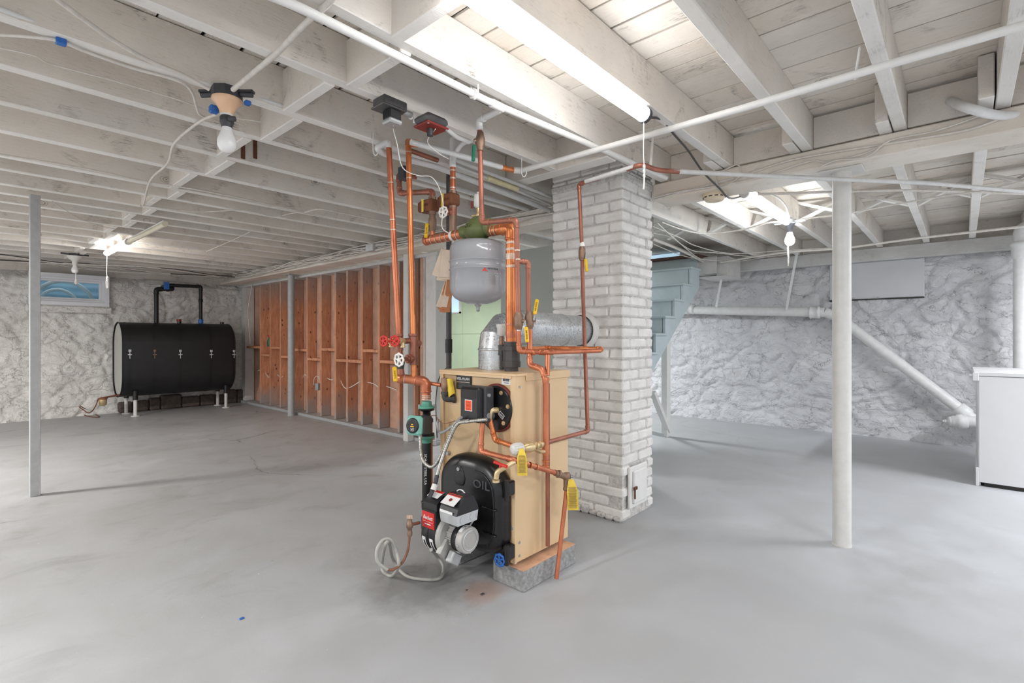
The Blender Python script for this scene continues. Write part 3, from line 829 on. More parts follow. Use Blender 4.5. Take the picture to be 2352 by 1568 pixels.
# porcelain lampholder with unlit bulb, top left
p = P(521, 225, 'z', 2.115)
lh = thing('lampholder', 'tan porcelain lampholder with unlit white bulb under a black ceiling box', 'light', p)
oc = [(.058 * math.cos(a), .058 * math.sin(a)) for a in [PI/8 + k*PI/4 for k in range(8)]]
part('ceiling_box', MB().prism(oc, .04, frame(p + V((0, 0, -.005)), (0, 0, 1), RT)), M['dgrey'], lh)
part('mounting_bar', MB().box((-.11, -.012, .02), (.11, .012, .03), frame(p, (0, 0, 1), RT)), M['dgrey'], lh)
for sgn in (-1, 1):
    cg = MB().cyl(p + RT * sgn * .058 + V((0, 0, .015)), p + RT * sgn * .105 + V((0, 0, .012)), .011, n=8)
    part('cable_clamp', cg, M['dgrey'], lh)
hp = [(.056, 0), (.057, -.010), (.050, -.016), (.040, -.028), (.031, -.042), (.026, -.056), (.025, -.064)]
part('holder', MB().lathe(hp[::-1], frame(p + V((0, 0, -.005)), (0, 0, 1)), 26), M['porcelain'], lh)
part('socket_ring', MB().lathe([(.024, -.076), (.025, -.068)], frame(p, (0, 0, 1)), 20), M['socketw'], lh)
sk = part('socket_switch', MB().lathe([(.020, -.122), (.021, -.112), (.026, -.104), (.026, -.082), (.021, -.076)], frame(p, (0, 0, 1)), 18).cyl(p + V((0, 0, -.094)) - FW * .02 + RT * .02, p + V((0, 0, -.094)) - FW * .02 + RT * .045, .011, n=10), M['dgrey'], lh)
bulb_shape(p + V((0, 0, -.118)), 1.18, M['bulboff'], lh)
tag(MB().cbox(p + V((-.05, .03, -.06)), p + V((-.018, .06, -.03)), .004).build('wire_connector', M['blue']), 'blue wire clip at left of the tan lampholder', 'clip')
tag(MB().cbox(p + RT * .085 + V((-.012, -.012, -.03)), p + RT * .085 + V((.012, .012, -.012)), .004).build('wire_connector', M['blue']), 'small blue wire clip at right of the tan lampholder', 'clip')
# far left bulb
p = P(172, 588, 'z', 2.12)
t = thing('lampholder', 'white keyless lampholder with unlit bulb at far left by the window', 'light', p)
part('ceiling_box', MB().cyl(p, p + V((0, 0, .03)), .06, n=10).box(p + V((-.13, -.012, .01)), p + V((.13, .012, .03))), M['dgrey'], t)
part('holder', MB().lathe([(.024, -.11), (.03, -.06), (.075, -.018), (.078, 0)], frame(p, (0, 0, 1)), 20), M['socketw'], t)
bulb_shape(p + V((0, 0, -.105)), 1.15, M['bulboff'], t)
pull_cord('pull_cord', 'short frayed cord under the far left unlit bulb', p + V((.01, 0, -.20)), .14, 8, 2, r=.005)
# lit bulb right
p = P(1814, 514, 'z', 2.10)
t = thing('lampholder', 'metal lampholder with brightly lit bulb at the end of the right tube light', 'light', p)
part('ceiling_box', MB().cyl(p, p + V((0, 0, .035)), .05, n=8).box(p + V((-.02, -.12, .01)), p + V((.02, .12, .02))), M['steel'], t)
part('holder', MB().lathe([(.02, -.075), (.024, -.05), (.03, -.02), (.045, 0)], frame(p, (0, 0, 1)), 18), M['dgrey'], t)
bulb_shape(p + V((0, 0, -.07)), 1.25, M['bulb'], t)
# smoke detector under the beam
p = P(1645, 448, 'z', 2.04)
p.x = 3.24
t = thing('smoke_detector', 'round cream smoke detector under the white main beam', 'detector', p - V((0, 0, .045)))
part('body', MB().lathe([(.038, -.046), (.052, -.043), (.064, -.030), (.070, -.014), (.070, -.006)], frame(p, (0, 0, 1)), 32), M['cream'], t)
part('base', MB().cyl(p - V((0, 0, .006)), p, .073, n=32), M['cream'], t)
mb = MB()
for k in range(12):
    a = k * PI / 6
    c = p + V((.0655 * math.cos(a), .0655 * math.sin(a), -.024)); mb.box((-.010, -.003, -.0028), (.010, .003, .0028), frame(c, (0, 0, 1), (-math.sin(a), math.cos(a), 0)))
part('vent_slots', mb, M['dark'], t)

# ================================================================== boiler
BX0, BX1, BY0, BY1, BZ0, BZ1 = 1.70, 2.11, 1.50, 2.015, .112, .965
# masonry blocks under it
for y0, lab in ((1.445, 'grey concrete block with rusty top under the boiler, nearest the viewer'), (1.86, 'grey concrete block under the rear left side of the boiler')):
    t = thing('concrete_block', lab, 'block', (1.9, y0 + .1, 0))
    part('block_body', MB().cbox((1.695, y0, 0), (2.10, y0 + .19, .094), .005), M['block'], t)
    part('top_crust', MB().cbox((1.697, y0 + .002, .0935), (2.098, y0 + .188, .096), .001), M['blocktop'], t, 'rust-stained top')
bo = thing('boiler', 'tan oil-fired boiler with black cast iron door standing on concrete blocks', 'boiler', ((BX0 + BX1) / 2, (BY0 + BY1) / 2, .096))
part('side_panel', MB().cbox((BX0, BY0, BZ0), (BX1, BY0 + .012, BZ1 - .01), .003), M['tan'], bo)
part('side_panel', MB().cbox((BX0, BY1 - .012, BZ0), (BX1, BY1, BZ1 - .01), .003), M['tan'], bo)
part('back_panel', MB().cbox((BX1 - .012, BY0 + .012, BZ0), (BX1, BY1 - .012, BZ1 - .01), .003), M['tan'], bo)
part('front_panel', MB().cbox((BX0 + .012, BY0 + .004, BZ0 + .06), (BX0 + .024, BY1 - .004, BZ1 - .012), .002), M['tan_d'], bo)
part('corner_flange', MB().cbox((BX0 - .002, BY0 - .002, BZ0 - .002), (BX0 + .012, BY0 + .028, BZ1 - .01), .002), M['tan'], bo)
part('corner_flange', MB().cbox((BX0 - .002, BY1 - .022, BZ0), (BX0 + .012, BY1 + .002, BZ1 - .01), .002), M['tan'], bo)
top = part('top_panel', MB().cbox((BX0 - .006, BY0 - .005, BZ1 - .012), (BX1 + .004, BY1 + .006, BZ1), .003).cbox((BX0 + .07, BY0 - .0075, BZ1 - .036), (BX1 + .006, BY0 - .002, BZ1 + .0005), .002).box((BX0 - .008, BY0 + .02, BZ1 - .022), (BX0 + .004, BY1, BZ1 - .01)), M['tan'], bo)
part('cast_body', MB().cbox((BX0 + .03, BY0 + .03, .097), (BX1 - .03, BY1 - .03, .90), .02), M['cast'], bo)
mb = MB()
for y, z in ((BY0, .905), (BY0, .20), (BY0, .14)):
    mb.cyl((BX0 + .03, y - .004, z), (BX0 + .03, y, z), .006, n=10)
for y, z in ((1.96, .54), (1.52, .27)):
    mb.cyl((BX0 - .006, y, z), (BX0 + .01, y, z), .010, n=12)
part('screw', mb, M['steel'], bo)
FR, FU = (0, -1, 0), (0, 0, 1)            # the front faces -x: right is -y
bd = part('name_plate', MB().cbox((BX0 + .004, 1.792, .872), (BX0 + .012, 1.902, .954), .004), M['cast'], bo, 'black name plate with white lettering')
text('lettering', 'WEIL-McLAIN', face((BX0 + .003, 1.847, .925), FR, FU), .019, M['ltext'], bd, ax=.82)
b2 = MB(); b2.box((BX0 + .0032, 1.80, .908), (BX0 + .0042, 1.894, .910)); b2.box((BX0 + .0032, 1.797, .946), (BX0 + .0042, 1.897, .9475)); b2.build('plate_line', M['solder'], bd)
sl = part('serial_label', MB().box((BX0 + .008, 1.522, .913), (BX0 + .0118, 1.590, .951)), M['paper'], bo, 'white barcode label')
mb = MB(); rr = random.Random(3); y = 1.582
while y > 1.545:
    wdt = rr.choice((.001, .002, .0014)); mb.box((BX0 + .0074, y - wdt, .929), (BX0 + .008, y, .944)); y -= wdt + rr.choice((.001, .0016))
mb.box((BX0 + .0074, 1.545, .9205), (BX0 + .008, 1.575, .923)); mb.build('barcode', M['dtext'], sl)
# round cover plate
CC = V((BX0 + .012, 1.618, .803)); 
cp = part('cover_gasket', MB().lathe([(.113, 0), (.113, .010), (.108, .013)], frame(CC, (-1, 0, 0)), 48), M['maroon'], bo, 'maroon gasket ring')
cp = part('cover_plate', MB().lathe([(.104, 0), (.104, .018), (.100, .022)], frame(CC, (-1, 0, 0)), 48), M['cast'], bo, 'round black cover plate')
for a in (60, 10, -48, 120, 175, 232):
    a = math.radians(a); q = CC + V((-.022, -.085 * math.cos(a), .085 * math.sin(a)))
    h = MB().lathe([(.010, 0), (.010, .003)], frame(q, (-1, 0, 0)), 16).lathe([(.0065, .003), (.0065, .008)], frame(q, (-1, 0, 0)), 6, smooth=False).build('bolt', M['brass'], cp)
mk = face((CC.x - .0225, 1.575, .775), (0, -1, 1.3), (0, 1, .77)); MB().box((-.011, -.018, 0), (.011, .018, .0006), mk).build('marking_plate', M['ltext'], cp); MB().box((-.009, -.016, .0006), (.009, .016, .0009), mk).build('marking_field', M['dtext'], cp)
text('cover_marking', 'LWM', mk @ Matrix.Translation((0, 0, .001)) @ Matrix.Rotation(PI / 2, 4, 'Z'), .013, M['ltext'], cp, ax=.9)
MB().cyl(CC + V((-.022, .018, -.035)), CC + V((-.032, .018, -.035)), .019, n=20).build('boss', M['steel'], cp)

# cast iron burner door (arched) ------------------------------------------
DX = BX0 - .006
def darch(y0, y1, z0, z1, k=10, n=10):
    # outline in (right, up) coordinates: right = -y
    cy = (y0 + y1) / 2; hw = (y1 - y0) / 2; pts = []
    rt_, rb = hw * .86, hw * .72
    def corner(cx, cz, r, a0, a1, rz=None):
        rz = rz or r
        for i in range(k + 1):
            a = math.radians(a0 + (a1 - a0) * i / k); pts.append((cx + r * math.cos(a), cz + rz * math.sin(a)))
    corner(-cy + hw - rt_, z1 - rt_ * .8, rt_, 0, 90, rt_ * .8); corner(-cy - hw + rt_, z1 - rt_ * .8, rt_, 90, 180, rt_ * .8)
    corner(-cy - hw + rb, z0 + rb * .62, rb, 180, 270, rb * .62); corner(-cy + hw - rb, z0 + rb * .62, rb, 270, 360, rb * .62)
    return pts
def lay(rings):
    # rings: list of (outline, x) joined into a smooth shell, last one capped
    mb = MB(); n = len(rings[0][0]); vs = []; fs = []
    for pts, x in rings:
        vs += [(x, -a, b) for a, b in pts]
    for i in range(len(rings) - 1):
        for k in range(n):
            k2 = (k + 1) % n; fs.append((i*n + k, (i+1)*n + k, (i+1)*n + k2, i*n + k2))
    mb.add(vs, fs, True); mb.add(vs[-n:], [tuple(reversed(range(n)))], False); return mb
def inset(pts, d):
    cx = sum(p[0] for p in pts) / len(pts); cz = sum(p[1] for p in pts) / len(pts)
    out = []
    for a, b in pts:
        L = math.hypot(a - cx, b - cz); out.append((cx + (a - cx) * (L - d) / L, cz + (b - cz) * (L - d) / L))
    return out
o0 = darch(1.520, 1.950, .135, .574)
cdoor = part('burner_door', lay([(o0, DX), (o0, DX - .03), (inset(o0, .010), DX - .052), (inset(o0, .03), DX - .066), (inset(o0, .05), DX - .070)]), M['cast'], bo, 'black cast iron door lettered OIL')
XD = DX - .070
text('door_lettering', 'OIL', face((XD - .001, 1.636, .456), FR, FU), .054, M['castedge'], cdoor, ext=.004, ax=1.3)
rb = MB()
for pts in ([(1.63, .36), (1.545, .36)], [(1.63, .245), (1.545, .245)]):
    rb.tube([(XD, pts[0][0], pts[0][1]), (XD - .004, pts[0][0] - .02, pts[0][1]), (XD - .004, pts[1][0] + .01, pts[1][1]), (XD, pts[1][0], pts[1][1])], .005, 8)
rb.tube(smooth_path([(XD + .001, 1.68, .515), (XD - .001, 1.62, .505), (XD - .001, 1.575, .46), (XD - .001, 1.560, .38), (XD - .001, 1.562, .26), (XD - .001, 1.60, .19)], 6), .004, 8)
rb.tube([(XD + .004, -a, b) for a, b in inset(o0, .056)], .004, 6, closed=True)
rb.build('ribs', M['cast'], cdoor)
MB().lathe([(.001, -.046), (.024, -.043), (.036, -.03), (.040, -.008), (.030, .020), (.016, .040), (.001, .048)], Matrix.Translation((XD - .001, 1.785, .472)) @ Matrix.Diagonal((.12, 1, 1, 1)), 20).build('peephole_cover', M['blackpl'], cdoor)
MB().cyl((XD - .010, 1.787, .505), (XD, 1.787, .505), .009, n=14).build('pivot', M['steel'], cdoor)
for z in (.455, .17):
    part('hinge', MB().cbox((DX - .045, 1.495, z - .03), (DX + .004, 1.53, z + .035), .006).cyl((DX - .05, 1.500, z - .045), (DX - .05, 1.500, z + .045), .010, n=12), M['cast'], bo)

# ================================================================== oil burner
ob = thing('oil_burner', 'black and grey oil burner with red label mounted on the boiler door', 'burner', (1.45, 1.72, .15))
bx = 1.505; by1 = 1.78; bz = .252; YC = 1.765
hs = MB().lathe([(.082, -.052), (.090, -.045), (.092, 0), (.090, .045), (.082, .052)], frame((bx, YC, bz), (0, -1, 0)), 32)
part('blower_housing', hs, M['blackpl'], ob)
part('housing_ridge', MB().lathe([(.093, -.004), (.096, 0), (.093, .004)], frame((bx, YC, bz), (0, -1, 0)), 32), M['cast'], ob)
part('air_band', MB().lathe([(.092, .052), (.094, .056), (.086, .068), (.080, .072)], frame((bx, YC, bz), (0, -1, 0)), 32), M['castgrey'], ob, 'grey cast motor flange')
part('air_tube', MB().cyl((bx + .06, 1.73, bz + .03), (DX - .02, 1.73, bz + .03), .055, n=24), M['cast'], ob)
# label strips on the front curve of the housing
def curved_label(yc, w, a0, a1, r, m, par, name='label'):
    vs = []; fs = []; n = 8
    for i in range(n + 1):
        a = math.radians(a0 + (a1 - a0) * i / n)
        for s in (-1, 1): vs.append((bx - r * math.cos(a), yc + s * w / 2, bz + r * math.sin(a)))
    for i in range(n): fs.append((2*i, 2*i+2, 2*i+3, 2*i+1)); 
    return MB().add(vs, fs, True).build(name, m, par)
lb = curved_label(1.790, .024, -46, -4, .0925, M['paper'], ob, 'label_strip'); curved_label(1.790, .010, -40, -14, .0930, M['dtext'], lb, 'printing')
lb = curved_label(1.740, .024, -48, -4, .0925, M['paper'], ob, 'label_strip'); curved_label(1.740, .010, -42, -12, .0930, M['dtext'], lb, 'printing')
# motor
mo = part('motor_frame', MB().lathe([(.046, .070), (.046, .118)], frame((bx, YC, bz), (0, -1, 0)), 28), M['castgrey'], ob)
rb = MB()
for k in range(12):
    a = k * PI / 6; rb.cyl((bx + .048 * math.cos(a), YC - .070, bz + .048 * math.sin(a)), (bx + .048 * math.cos(a), YC - .118, bz + .048 * math.sin(a)), .0045, n=6)
rb.build('cooling_fins', M['castgrey'], mo)
part('motor_band', MB().lathe([(.052, .112), (.0585, .116), (.0585, .145)], frame((bx, YC, bz), (0, -1, 0)), 32), M['cast'], ob, 'black motor band')
mcm = MB().lathe([(.0575, .141), (.0575, .170), (.054, .176)], frame((bx, YC, bz), (0, -1, 0)), 36)
mcm.lathe([(.054, .176), (.0525, .1768), (.044, .1768), (.043, .1775), (.030, .1775), (.029, .1785), (.016, .1785), (.015, .1792), (.001, .1792)], frame((bx, YC, bz), (0, -1, 0)), 36, smooth=False)
mc = part('motor_cap', mcm, M['castgrey'], ob, 'silver-grey round motor cap')
MB().lathe([(.043, .1785), (.041, .181), (.039, .1785)], frame((bx, YC, bz), (0, -1, 0)), 36, cap=False).build('cap_ring', M['galv'], mc)
lab = MB(); vs = []; fs = []
for i in range(7):
    a = math.radians(48 + 66 * i / 6)
    for s in (.142, .164): vs.append((bx - .0582 * math.cos(a), YC - s, bz + .0582 * math.sin(a)))
for i in range(6): fs.append((2*i, 2*i+1, 2*i+3, 2*i+2))
lab.add(vs, fs, True).build('motor_label', M['paper'], mc)
bt = MB()
for a in (100, 190, 280): 
    q = V((bx + .058 * math.cos(math.radians(a)), YC - .155, bz + .058 * math.sin(math.radians(a)))); bt.cyl(q, q + V((0, -.014, 0)), .005, n=8)
bt.build('motor_bolt', M['steel'], mc)
part('air_intake', MB().prism([(-.045, -.02), (.02, -.038), (.045, .0), (.028, .045), (-.038, .045)], .03, frame((bx - .045, 1.705, bz - .060), (0, -1, 0), (1, 0, -.6))), M['castgrey'], ob, 'grey sheet metal air intake')
part('intake_baffle', MB().cbox((-.028, -.025, 0), (.028, .025, .035), .004, frame((bx - .04, 1.665, bz - .080), (0, -1, 0), (1, 0, -.7))), M['steel'], ob)
# square plate with red label
rl = part('label_plate', MB().cbox((bx - .090, 1.712, .283), (bx - .04, 1.806, .366), .005), M['blackpl'], ob)
q = MB().box((bx - .0925, 1.718, .289), (bx - .090, 1.800, .360)).build('red_label', M['redlabel'], rl)
text('script_name', 'Beckett', face((bx - .0935, 1.760, .335), FR, (0, -.2, 1)), .024, M['ltext'], rl, shear=.35, ax=.85)
mm = MB(); mm.box((bx - .0932, 1.726, .3165), (bx - .0928, 1.792, .3175)); mm.box((bx - .0932, 1.74, .304), (bx - .0928, 1.782, .308)); mm.build('label_print', M['ltext'], rl)
# igniter on top (black, white/red label), hinged
ig = part('igniter', MB().prism([(-.055, 0), (.055, 0), (.055, .018), (.030, .055), (-.02, .062), (-.055, .030)], .092, frame((bx - .025, 1.806, .366), (0, -1, 0), (1, 0, 0)).copy()), M['blackpl'], ob, 'black igniter with red and white label')
mt = frame((bx - .050, 1.760, .428), V((-.4, 0, .9)), (0, -1, 0))
MB().box((-.036, -.020, 0), (.036, .024, .0015), mt).build('igniter_label', M['paper'], ig); MB().box((-.036, .012, .0015), (.036, .024, .002), mt).build('label_band', M['redlabel'], ig)
mt2 = mt
# primary control, grey box with black cover
jb = part('control_box', MB().prism([(-.056, 0), (.056, 0), (.064, .044), (-.064, .044)], .110, frame((bx - .02, 1.692, .334), (0, -1, 0), (1, 0, 0))), M['galv'], ob, 'grey metal junction box')
for dx in (-.028, .03):
    kk = MB().lathe([(.016, 0), (.017, .001), (.0165, .0015), (.015, .001)], frame((bx - .02 + dx, 1.5818, .356), (0, -1, 0)), 20); kk.build('knockout', M['galv'], jb)
MB().box((bx - .0875, 1.605, .380), (bx - .085, 1.685, .391)).build('control_label', M['paper'], jb)
pc = part('primary_control', MB().prism([(-.065, 0), (.066, 0), (.060, .022), (.035, .066), (-.02, .070), (-.055, .026)], .112, frame((bx - .02, 1.693, .378), (0, -1, 0), (1, 0, 0))), M['blackpl'], ob, 'black primary control with white label')
mt = frame((bx - .060, 1.640, .432), V((-.5, 0, .85)), (0, -1, 0))
MB().box((-.042, -.030, 0), (.042, .030, .002), mt).build('primary_label', M['paper'], pc)
MB().box((-.042, .018, .002), (.042, .030, .0026), mt).build('label_band', M['rtext'], pc); MB().cyl(mt @ V((0, -.004, .002)), mt @ V((0, -.004, .005)), .008, n=14).build('reset_button', M['dred'], pc)
# silver bail
part('bail', MB().tube(fillet([D(1040, 1142, 2.26), D(1053, 1124, 2.25), D(1062, 1125, 2.24), D(1094, 1171, 2.20), D(1093, 1187, 2.20), D(1076, 1211, 2.22)], .012), .0038, 8), M['galv'], ob, 'bent silver bail rod')
# oil pump with line on the far side
part('fuel_pump', MB().cyl((bx, 1.815, bz + .01), (bx, 1.85, bz + .01), .05, n=20).cbox((bx - .045, 1.845, bz - .01), (bx + .03, 1.875, bz + .05), .005), M['dgrey'], ob)

# oil line, valve and loose grey hose
v0 = D(941, 1196, 2.18)
t = thing('oil_valve', 'small brass oil valve with slotted screw at left of the burner', 'valve', v0 - V((0, 0, .05)))
part('body', MB().lathe([(.010, -.065), (.012, -.05), (.010, -.045), (.010, -.03), (.014, -.028), (.014, -.008), (.010, -.004), (.010, .010)], frame(v0, (0, 0, 1)), 14), M['bronze'], t)
part('handle', MB().box((-.013, -.004, .010), (.013, .004, .026), frame(v0, (0, 0, 1), RT)).box((-.004, -.010, .012), (.004, .010, .020), frame(v0, (0, 0, 1), RT)), M['solder'], t)
part('side_port', MB().cyl(v0 + V((0, 0, -.018)), D(963, 1200, 2.25), .007, n=10), M['bronze'], t)
tag(MB().tube(smooth_path([v0 + V((0, 0, -.06)), D(937, 1262, 2.17), D(925, 1290, 2.16), D(905, 1307, 2.14), D(890, 1308, 2.13)]), .0052, 8).build('oil_line', M['hosebr']), 'brown copper oil line curving down from the small brass valve', 'pipe')
hp = [D(890, 1308, 2.13), D(868, 1290, 2.12), D(866, 1262, 2.13), D(880, 1240, 2.15), D(898, 1240, 2.16), D(912, 1270, 2.17), D(915, 1300, 2.16), P(900, 1322, 'z', .015), P(880, 1312, 'z', .02), P(878, 1290, 'z', .06), D(884, 1255, 2.16), D(893, 1245, 2.17), P(903, 1285, 'z', .06), P(930, 1320, 'z', .012), P(970, 1330, 'z', .010), P(1010, 1327, 'z', .010), P(1018, 1300, 'z', .02), P(1002, 1275, 'z', .07), D(990, 1262, 2.2)]
tag(MB().tube(smooth_path(hp, 7), .0075, 10).build('oil_hose', M['hose']), 'loose grey plastic hose looped on the floor before the burner', 'hose')
# blue drain valve at the lower right of the front
v0 = P(1165, 1279, 'x', BX0 - .02)
def wheel(c, axis, r, m, parent, name='handwheel', spokes=5, th=.004, knob=True):
    mb = MB(); F = frame(c, axis); n = 40; pts = []
    for k in range(n):
        a = 2 * PI * k / n; rr = r * (1 + (.07 * math.cos(a * 8) if knob else 0)); pts.append(F @ V((rr * math.cos(a), rr * math.sin(a), 0)))
    mb.tube(pts, th, 8, closed=True)
    for k in range(spokes):
        a = 2 * PI * k / spokes; mb.cyl(F @ V((0, 0, 0)), F @ V((r * math.cos(a), r * math.sin(a), 0)), th * .9, n=8)
    mb.lathe([(r * .3, -.006), (r * .3, .006)], F, 12); return part(name, mb, m, parent)
t = thing('drain_valve', 'brass drain valve with blue handwheel at the foot of the boiler', 'valve', v0)
part('body', MB().cyl(v0 + V((.05, 0, 0)), v0 + V((-.03, 0, 0)), .013, n=14).cyl(v0 + V((-.015, 0, -.02)), v0 + V((-.015, 0, .02)), .012, n=12).lathe([(.020, 0), (.020, .012)], frame(v0 + V((.02, 0, 0)), (-1, 0, 0)), 6, smooth=False), M['bronze'], t)
wheel(v0 + V((-.045, .004, 0)), (-1, -.1, 0), .025, M['blue'], t, th=.0055)

# ================================================================== control box (aquastat)
t = thing('boiler_control', 'black control box with orange label on the front of the boiler', 'control', (1.62, 1.70, .75))
ax0, ax1 = 1.585, 1.675; ay0, ay1 = 1.605, 1.745; az0, az1 = .742, .905
part('case', MB().cbox((ax0 + .03, ay0, az0), (ax1, ay1, az1), .006), M['dgrey'], t)
part('cover', MB().cbox((ax0, ay0 + .012, az0 + .002), (ax0 + .034, ay1, az1 - .002), .010), M['blackpl'], t)
part('display_window', MB().cbox((ax0 - .002, ay0 + .028, az1 - .052), (ax0 + .004, ay1 - .010, az1 - .012), .002), M['dark'], t)
ol = part('orange_label', MB().box((ax0 - .0015, 1.658, .795), (ax0 + .001, 1.705, .846)), M['paper'], t, 'orange warning label'); MB().box((ax0 - .0022, 1.661, .798), (ax0 - .0015, 1.702, .843)).build('label_face', M['orange'], ol)
mb = MB()
for k in range(7): mb.box((ax0 - .0028, 1.667 + .002 * (k % 3), .802 + k * .0055), (ax0 - .0022, 1.696 - .002 * (k % 2), .8035 + k * .0055))
mb.build('label_text', M['dred'], ol)
part('knockout', MB().lathe([(.012, 0), (.013, .001), (.0125, .002), (.011, .001)], frame((1.638, ay0, .775), (0, -1, 0)), 20), M['steel'], t)
part('cover_screw', MB().cyl((1.636, ay0, .868), (1.636, ay0 - .007, .868), .008, n=14), M['steel'], t)
part('mount', MB().cyl((ax1, 1.68, .80), (BX0 - .01, 1.66, .80), .014, n=14), M['brass'], t)

# ================================================================== piping
def ring(mb, p, d, r, L=.02, n=16):
    d = Vector(d).normalized(); p = Vector(p)
    mb.lathe([(r, -L/2), (r * 1.10, -L/2 + .003), (r * 1.10, L/2 - .003), (r, L/2)], frame(p, d), n)
def pipe(name, label, pts, r, m, fr=None, bends=True, cat='pipe', group=None, collars=(), fm=None, elbows=True, cap=None):
    pts = [Vector(p) for p in pts]
    fr = fr or r * 2.2
    t = thing(name, label, cat, min(pts, key=lambda p: p.z), group)
    part('pipe_run', MB().tube(fillet(pts, fr, 6), r, 14), m, t)
    if elbows:
        for i in range(1, len(pts) - 1):
            a = (pts[i-1] - pts[i]); b = (pts[i+1] - pts[i])
            if a.length < .03 or b.length < .03: continue
            a.normalize(); b.normalize()
            if a.dot(b) < -.97: continue
            L = fr * 1.15; mb = MB()
            loc = fillet([pts[i] + a * L, pts[i], pts[i] + b * L], fr, 6)
            mb.tube(loc, r * 1.13, 14); ring(mb, loc[0], a, r * 1.12, .010); ring(mb, loc[-1], b, r * 1.12, .010)
            part('elbow', mb, fm or m, t)
    for c in collars:
        q, d = c[0], c[1]; mb = MB(); ring(mb, q, d, r * 1.10, c[2] if len(c) > 2 else r * 2)
        part('coupling', mb, c[3] if len(c) > 3 else (fm or m), t)
    if cap is not None:
        mb = MB(); q, d = cap; mb.lathe([(r * 1.12, -.02), (r * 1.12, .006), (r * .9, .014), (r * .2, .016)], frame(q, d), 16); part('cap', mb, fm or m, t)
    return t
def band(t, p, d, r, m, L=.006, name='solder_ring'):
    mb = MB(); mb.lathe([(r, -L/2), (r * 1.03, 0), (r, L/2)], frame(p, d), 18, cap=False); part(name, mb, m, t)
def lerp(a, b, k): return Vector(a) * (1-k) + Vector(b) * k
def lever(t, pivot, mid, end, m, w=.011, lab=None):
    """ball valve lever: a bent steel strap and a vinyl grip"""
    pivot, mid, end = Vector(pivot), Vector(mid), Vector(end)
    part('lever', MB().tube([pivot, lerp(pivot, mid, .5), mid], [.006, .0045, .004], 8), M['steel'], t)
    d = end - mid; side = d.cross(FW).normalized()
    mb = MB(); F = frame(mid, FW, side)
    Lh = d.length; ly = (F.inverted().to_3x3() @ d)
    Fx = frame(mid, d, FW)
    mb.cbox((-.0045, -w, 0), (.0045, w, Lh), .004, Fx); h = part('handle_grip', mb, m, t, lab)
    return h, Fx, Lh
def grip_print(h, Fx, Lh, w, body='600 WOG'):
    o = Fx @ V((0, 0, Lh * .52)) - FW * .0050
    r = (Fx.to_3x3() @ V((0, 0, 1))).normalized(); n = -FW
    text('grip_print', body, face(o, r, n.cross(r)), w * 1.1, M['dtext'], h)
def hexb(mb, p, d, r, L, n=6): mb.lathe([(r, -L/2), (r, L/2)], frame(Vector(p), d), n, smooth=False)

X1 = 1.84
# main supply riser with its iron reducer at the boiler top
rb_ = V((1.845, 1.652, .965)); rt_ = P(1178, 521, 'x', X1)
rt_ = V((rb_.x, rb_.y, rt_.z))
t = pipe('supply_pipe', 'thick bright copper riser from the boiler top to the green air separator', [rb_ + V((0, 0, .14)), rt_, V((X1, 1.80, rt_.z + .002))], .0275, M['copper2'], .05, fm=M['copper2'])
for v_ in (558, 573, 590, 612, 745, 768, 805):
    z = CAMZ + (HV - v_) / FPX * (rb_ - V((0, 0, 0))).dot(FW)
    band(t, V((rb_.x, rb_.y, z)), (0, 0, 1), .0285, M['solder'] if v_ not in (745, 768) else M['copper'], .012 if v_ not in (590, 768) else .03)
for y in (1.745, 1.77): band(t, V((X1, y, rt_.z)), (0, 1, 0), .0285, M['solder'], .006)
t = thing('pipe_reducer', 'dark iron hex reducer fitting where the thick riser leaves the boiler', 'fitting', rb_)
mb = MB(); hexb(mb, rb_ + V((0, 0, .035)), (0, 0, 1), .045, .03, 8); hexb(mb, rb_ + V((0, 0, .075)), (0, 0, 1), .041, .05, 8); hexb(mb, rb_ + V((0, 0, .112)), (0, 0, 1), .044, .022, 8)
mb.lathe([(.036, .12), (.036, .145)], frame(rb_, (0, 0, 1)), 20); mb.lathe([(.034, 0), (.034, .02)], frame(rb_, (0, 0, 1)), 20); part('body', mb, M['darkpipe'], t)
# side branch with relief stub and automatic vent (pale canister)
s0 = V((1.79, 1.70, .965)); 
s0 = P(1153, 848, 'z', .968)
t = thing('vent_tee', 'pale grey round vent canister on a dark iron nipple beside the thick riser', 'fitting', s0)
zz_ = lambda v: CAMZ + (HV - v) / FPX * s0.dot(FW)
mb = MB().cyl(s0, V((s0.x, s0.y, zz_(815))), .0125, n=14); part('nipple', mb, M['darkpipe'], t)
mb = MB(); hexb(mb, V((s0.x, s0.y, zz_(813))), (0, 0, 1), .020, .010, 8); mb.lathe([(.019, 0), (.019, zz_(795) - zz_(812))], frame((s0.x, s0.y, zz_(812)), (0, 0, 1)), 16); hexb(mb, V((s0.x, s0.y, zz_(794))), (0, 0, 1), .020, .008, 8)
mb.cyl((s0.x, s0.y, zz_(803)), V((rb_.x, rb_.y, zz_(803))), .013, n=12); part('tee', mb, M['darkpipe'], t)
mb = MB().lathe([(.015, zz_(792)), (.017, zz_(786)), (.012, zz_(780)), (.016, zz_(776)), (.008, zz_(772))], frame((s0.x, s0.y, 0), (0, 0, 1)), 16); part('union', mb, M['bronze'], t)
mb = MB().lathe([(.010, zz_(772)), (.024, zz_(768)), (.026, zz_(752)), (.030, zz_(749)), (.030, zz_(745)), (.024, zz_(744))], frame((s0.x, s0.y, 0), (0, 0, 1)), 24); part('canister', mb, M['socketw'], t)

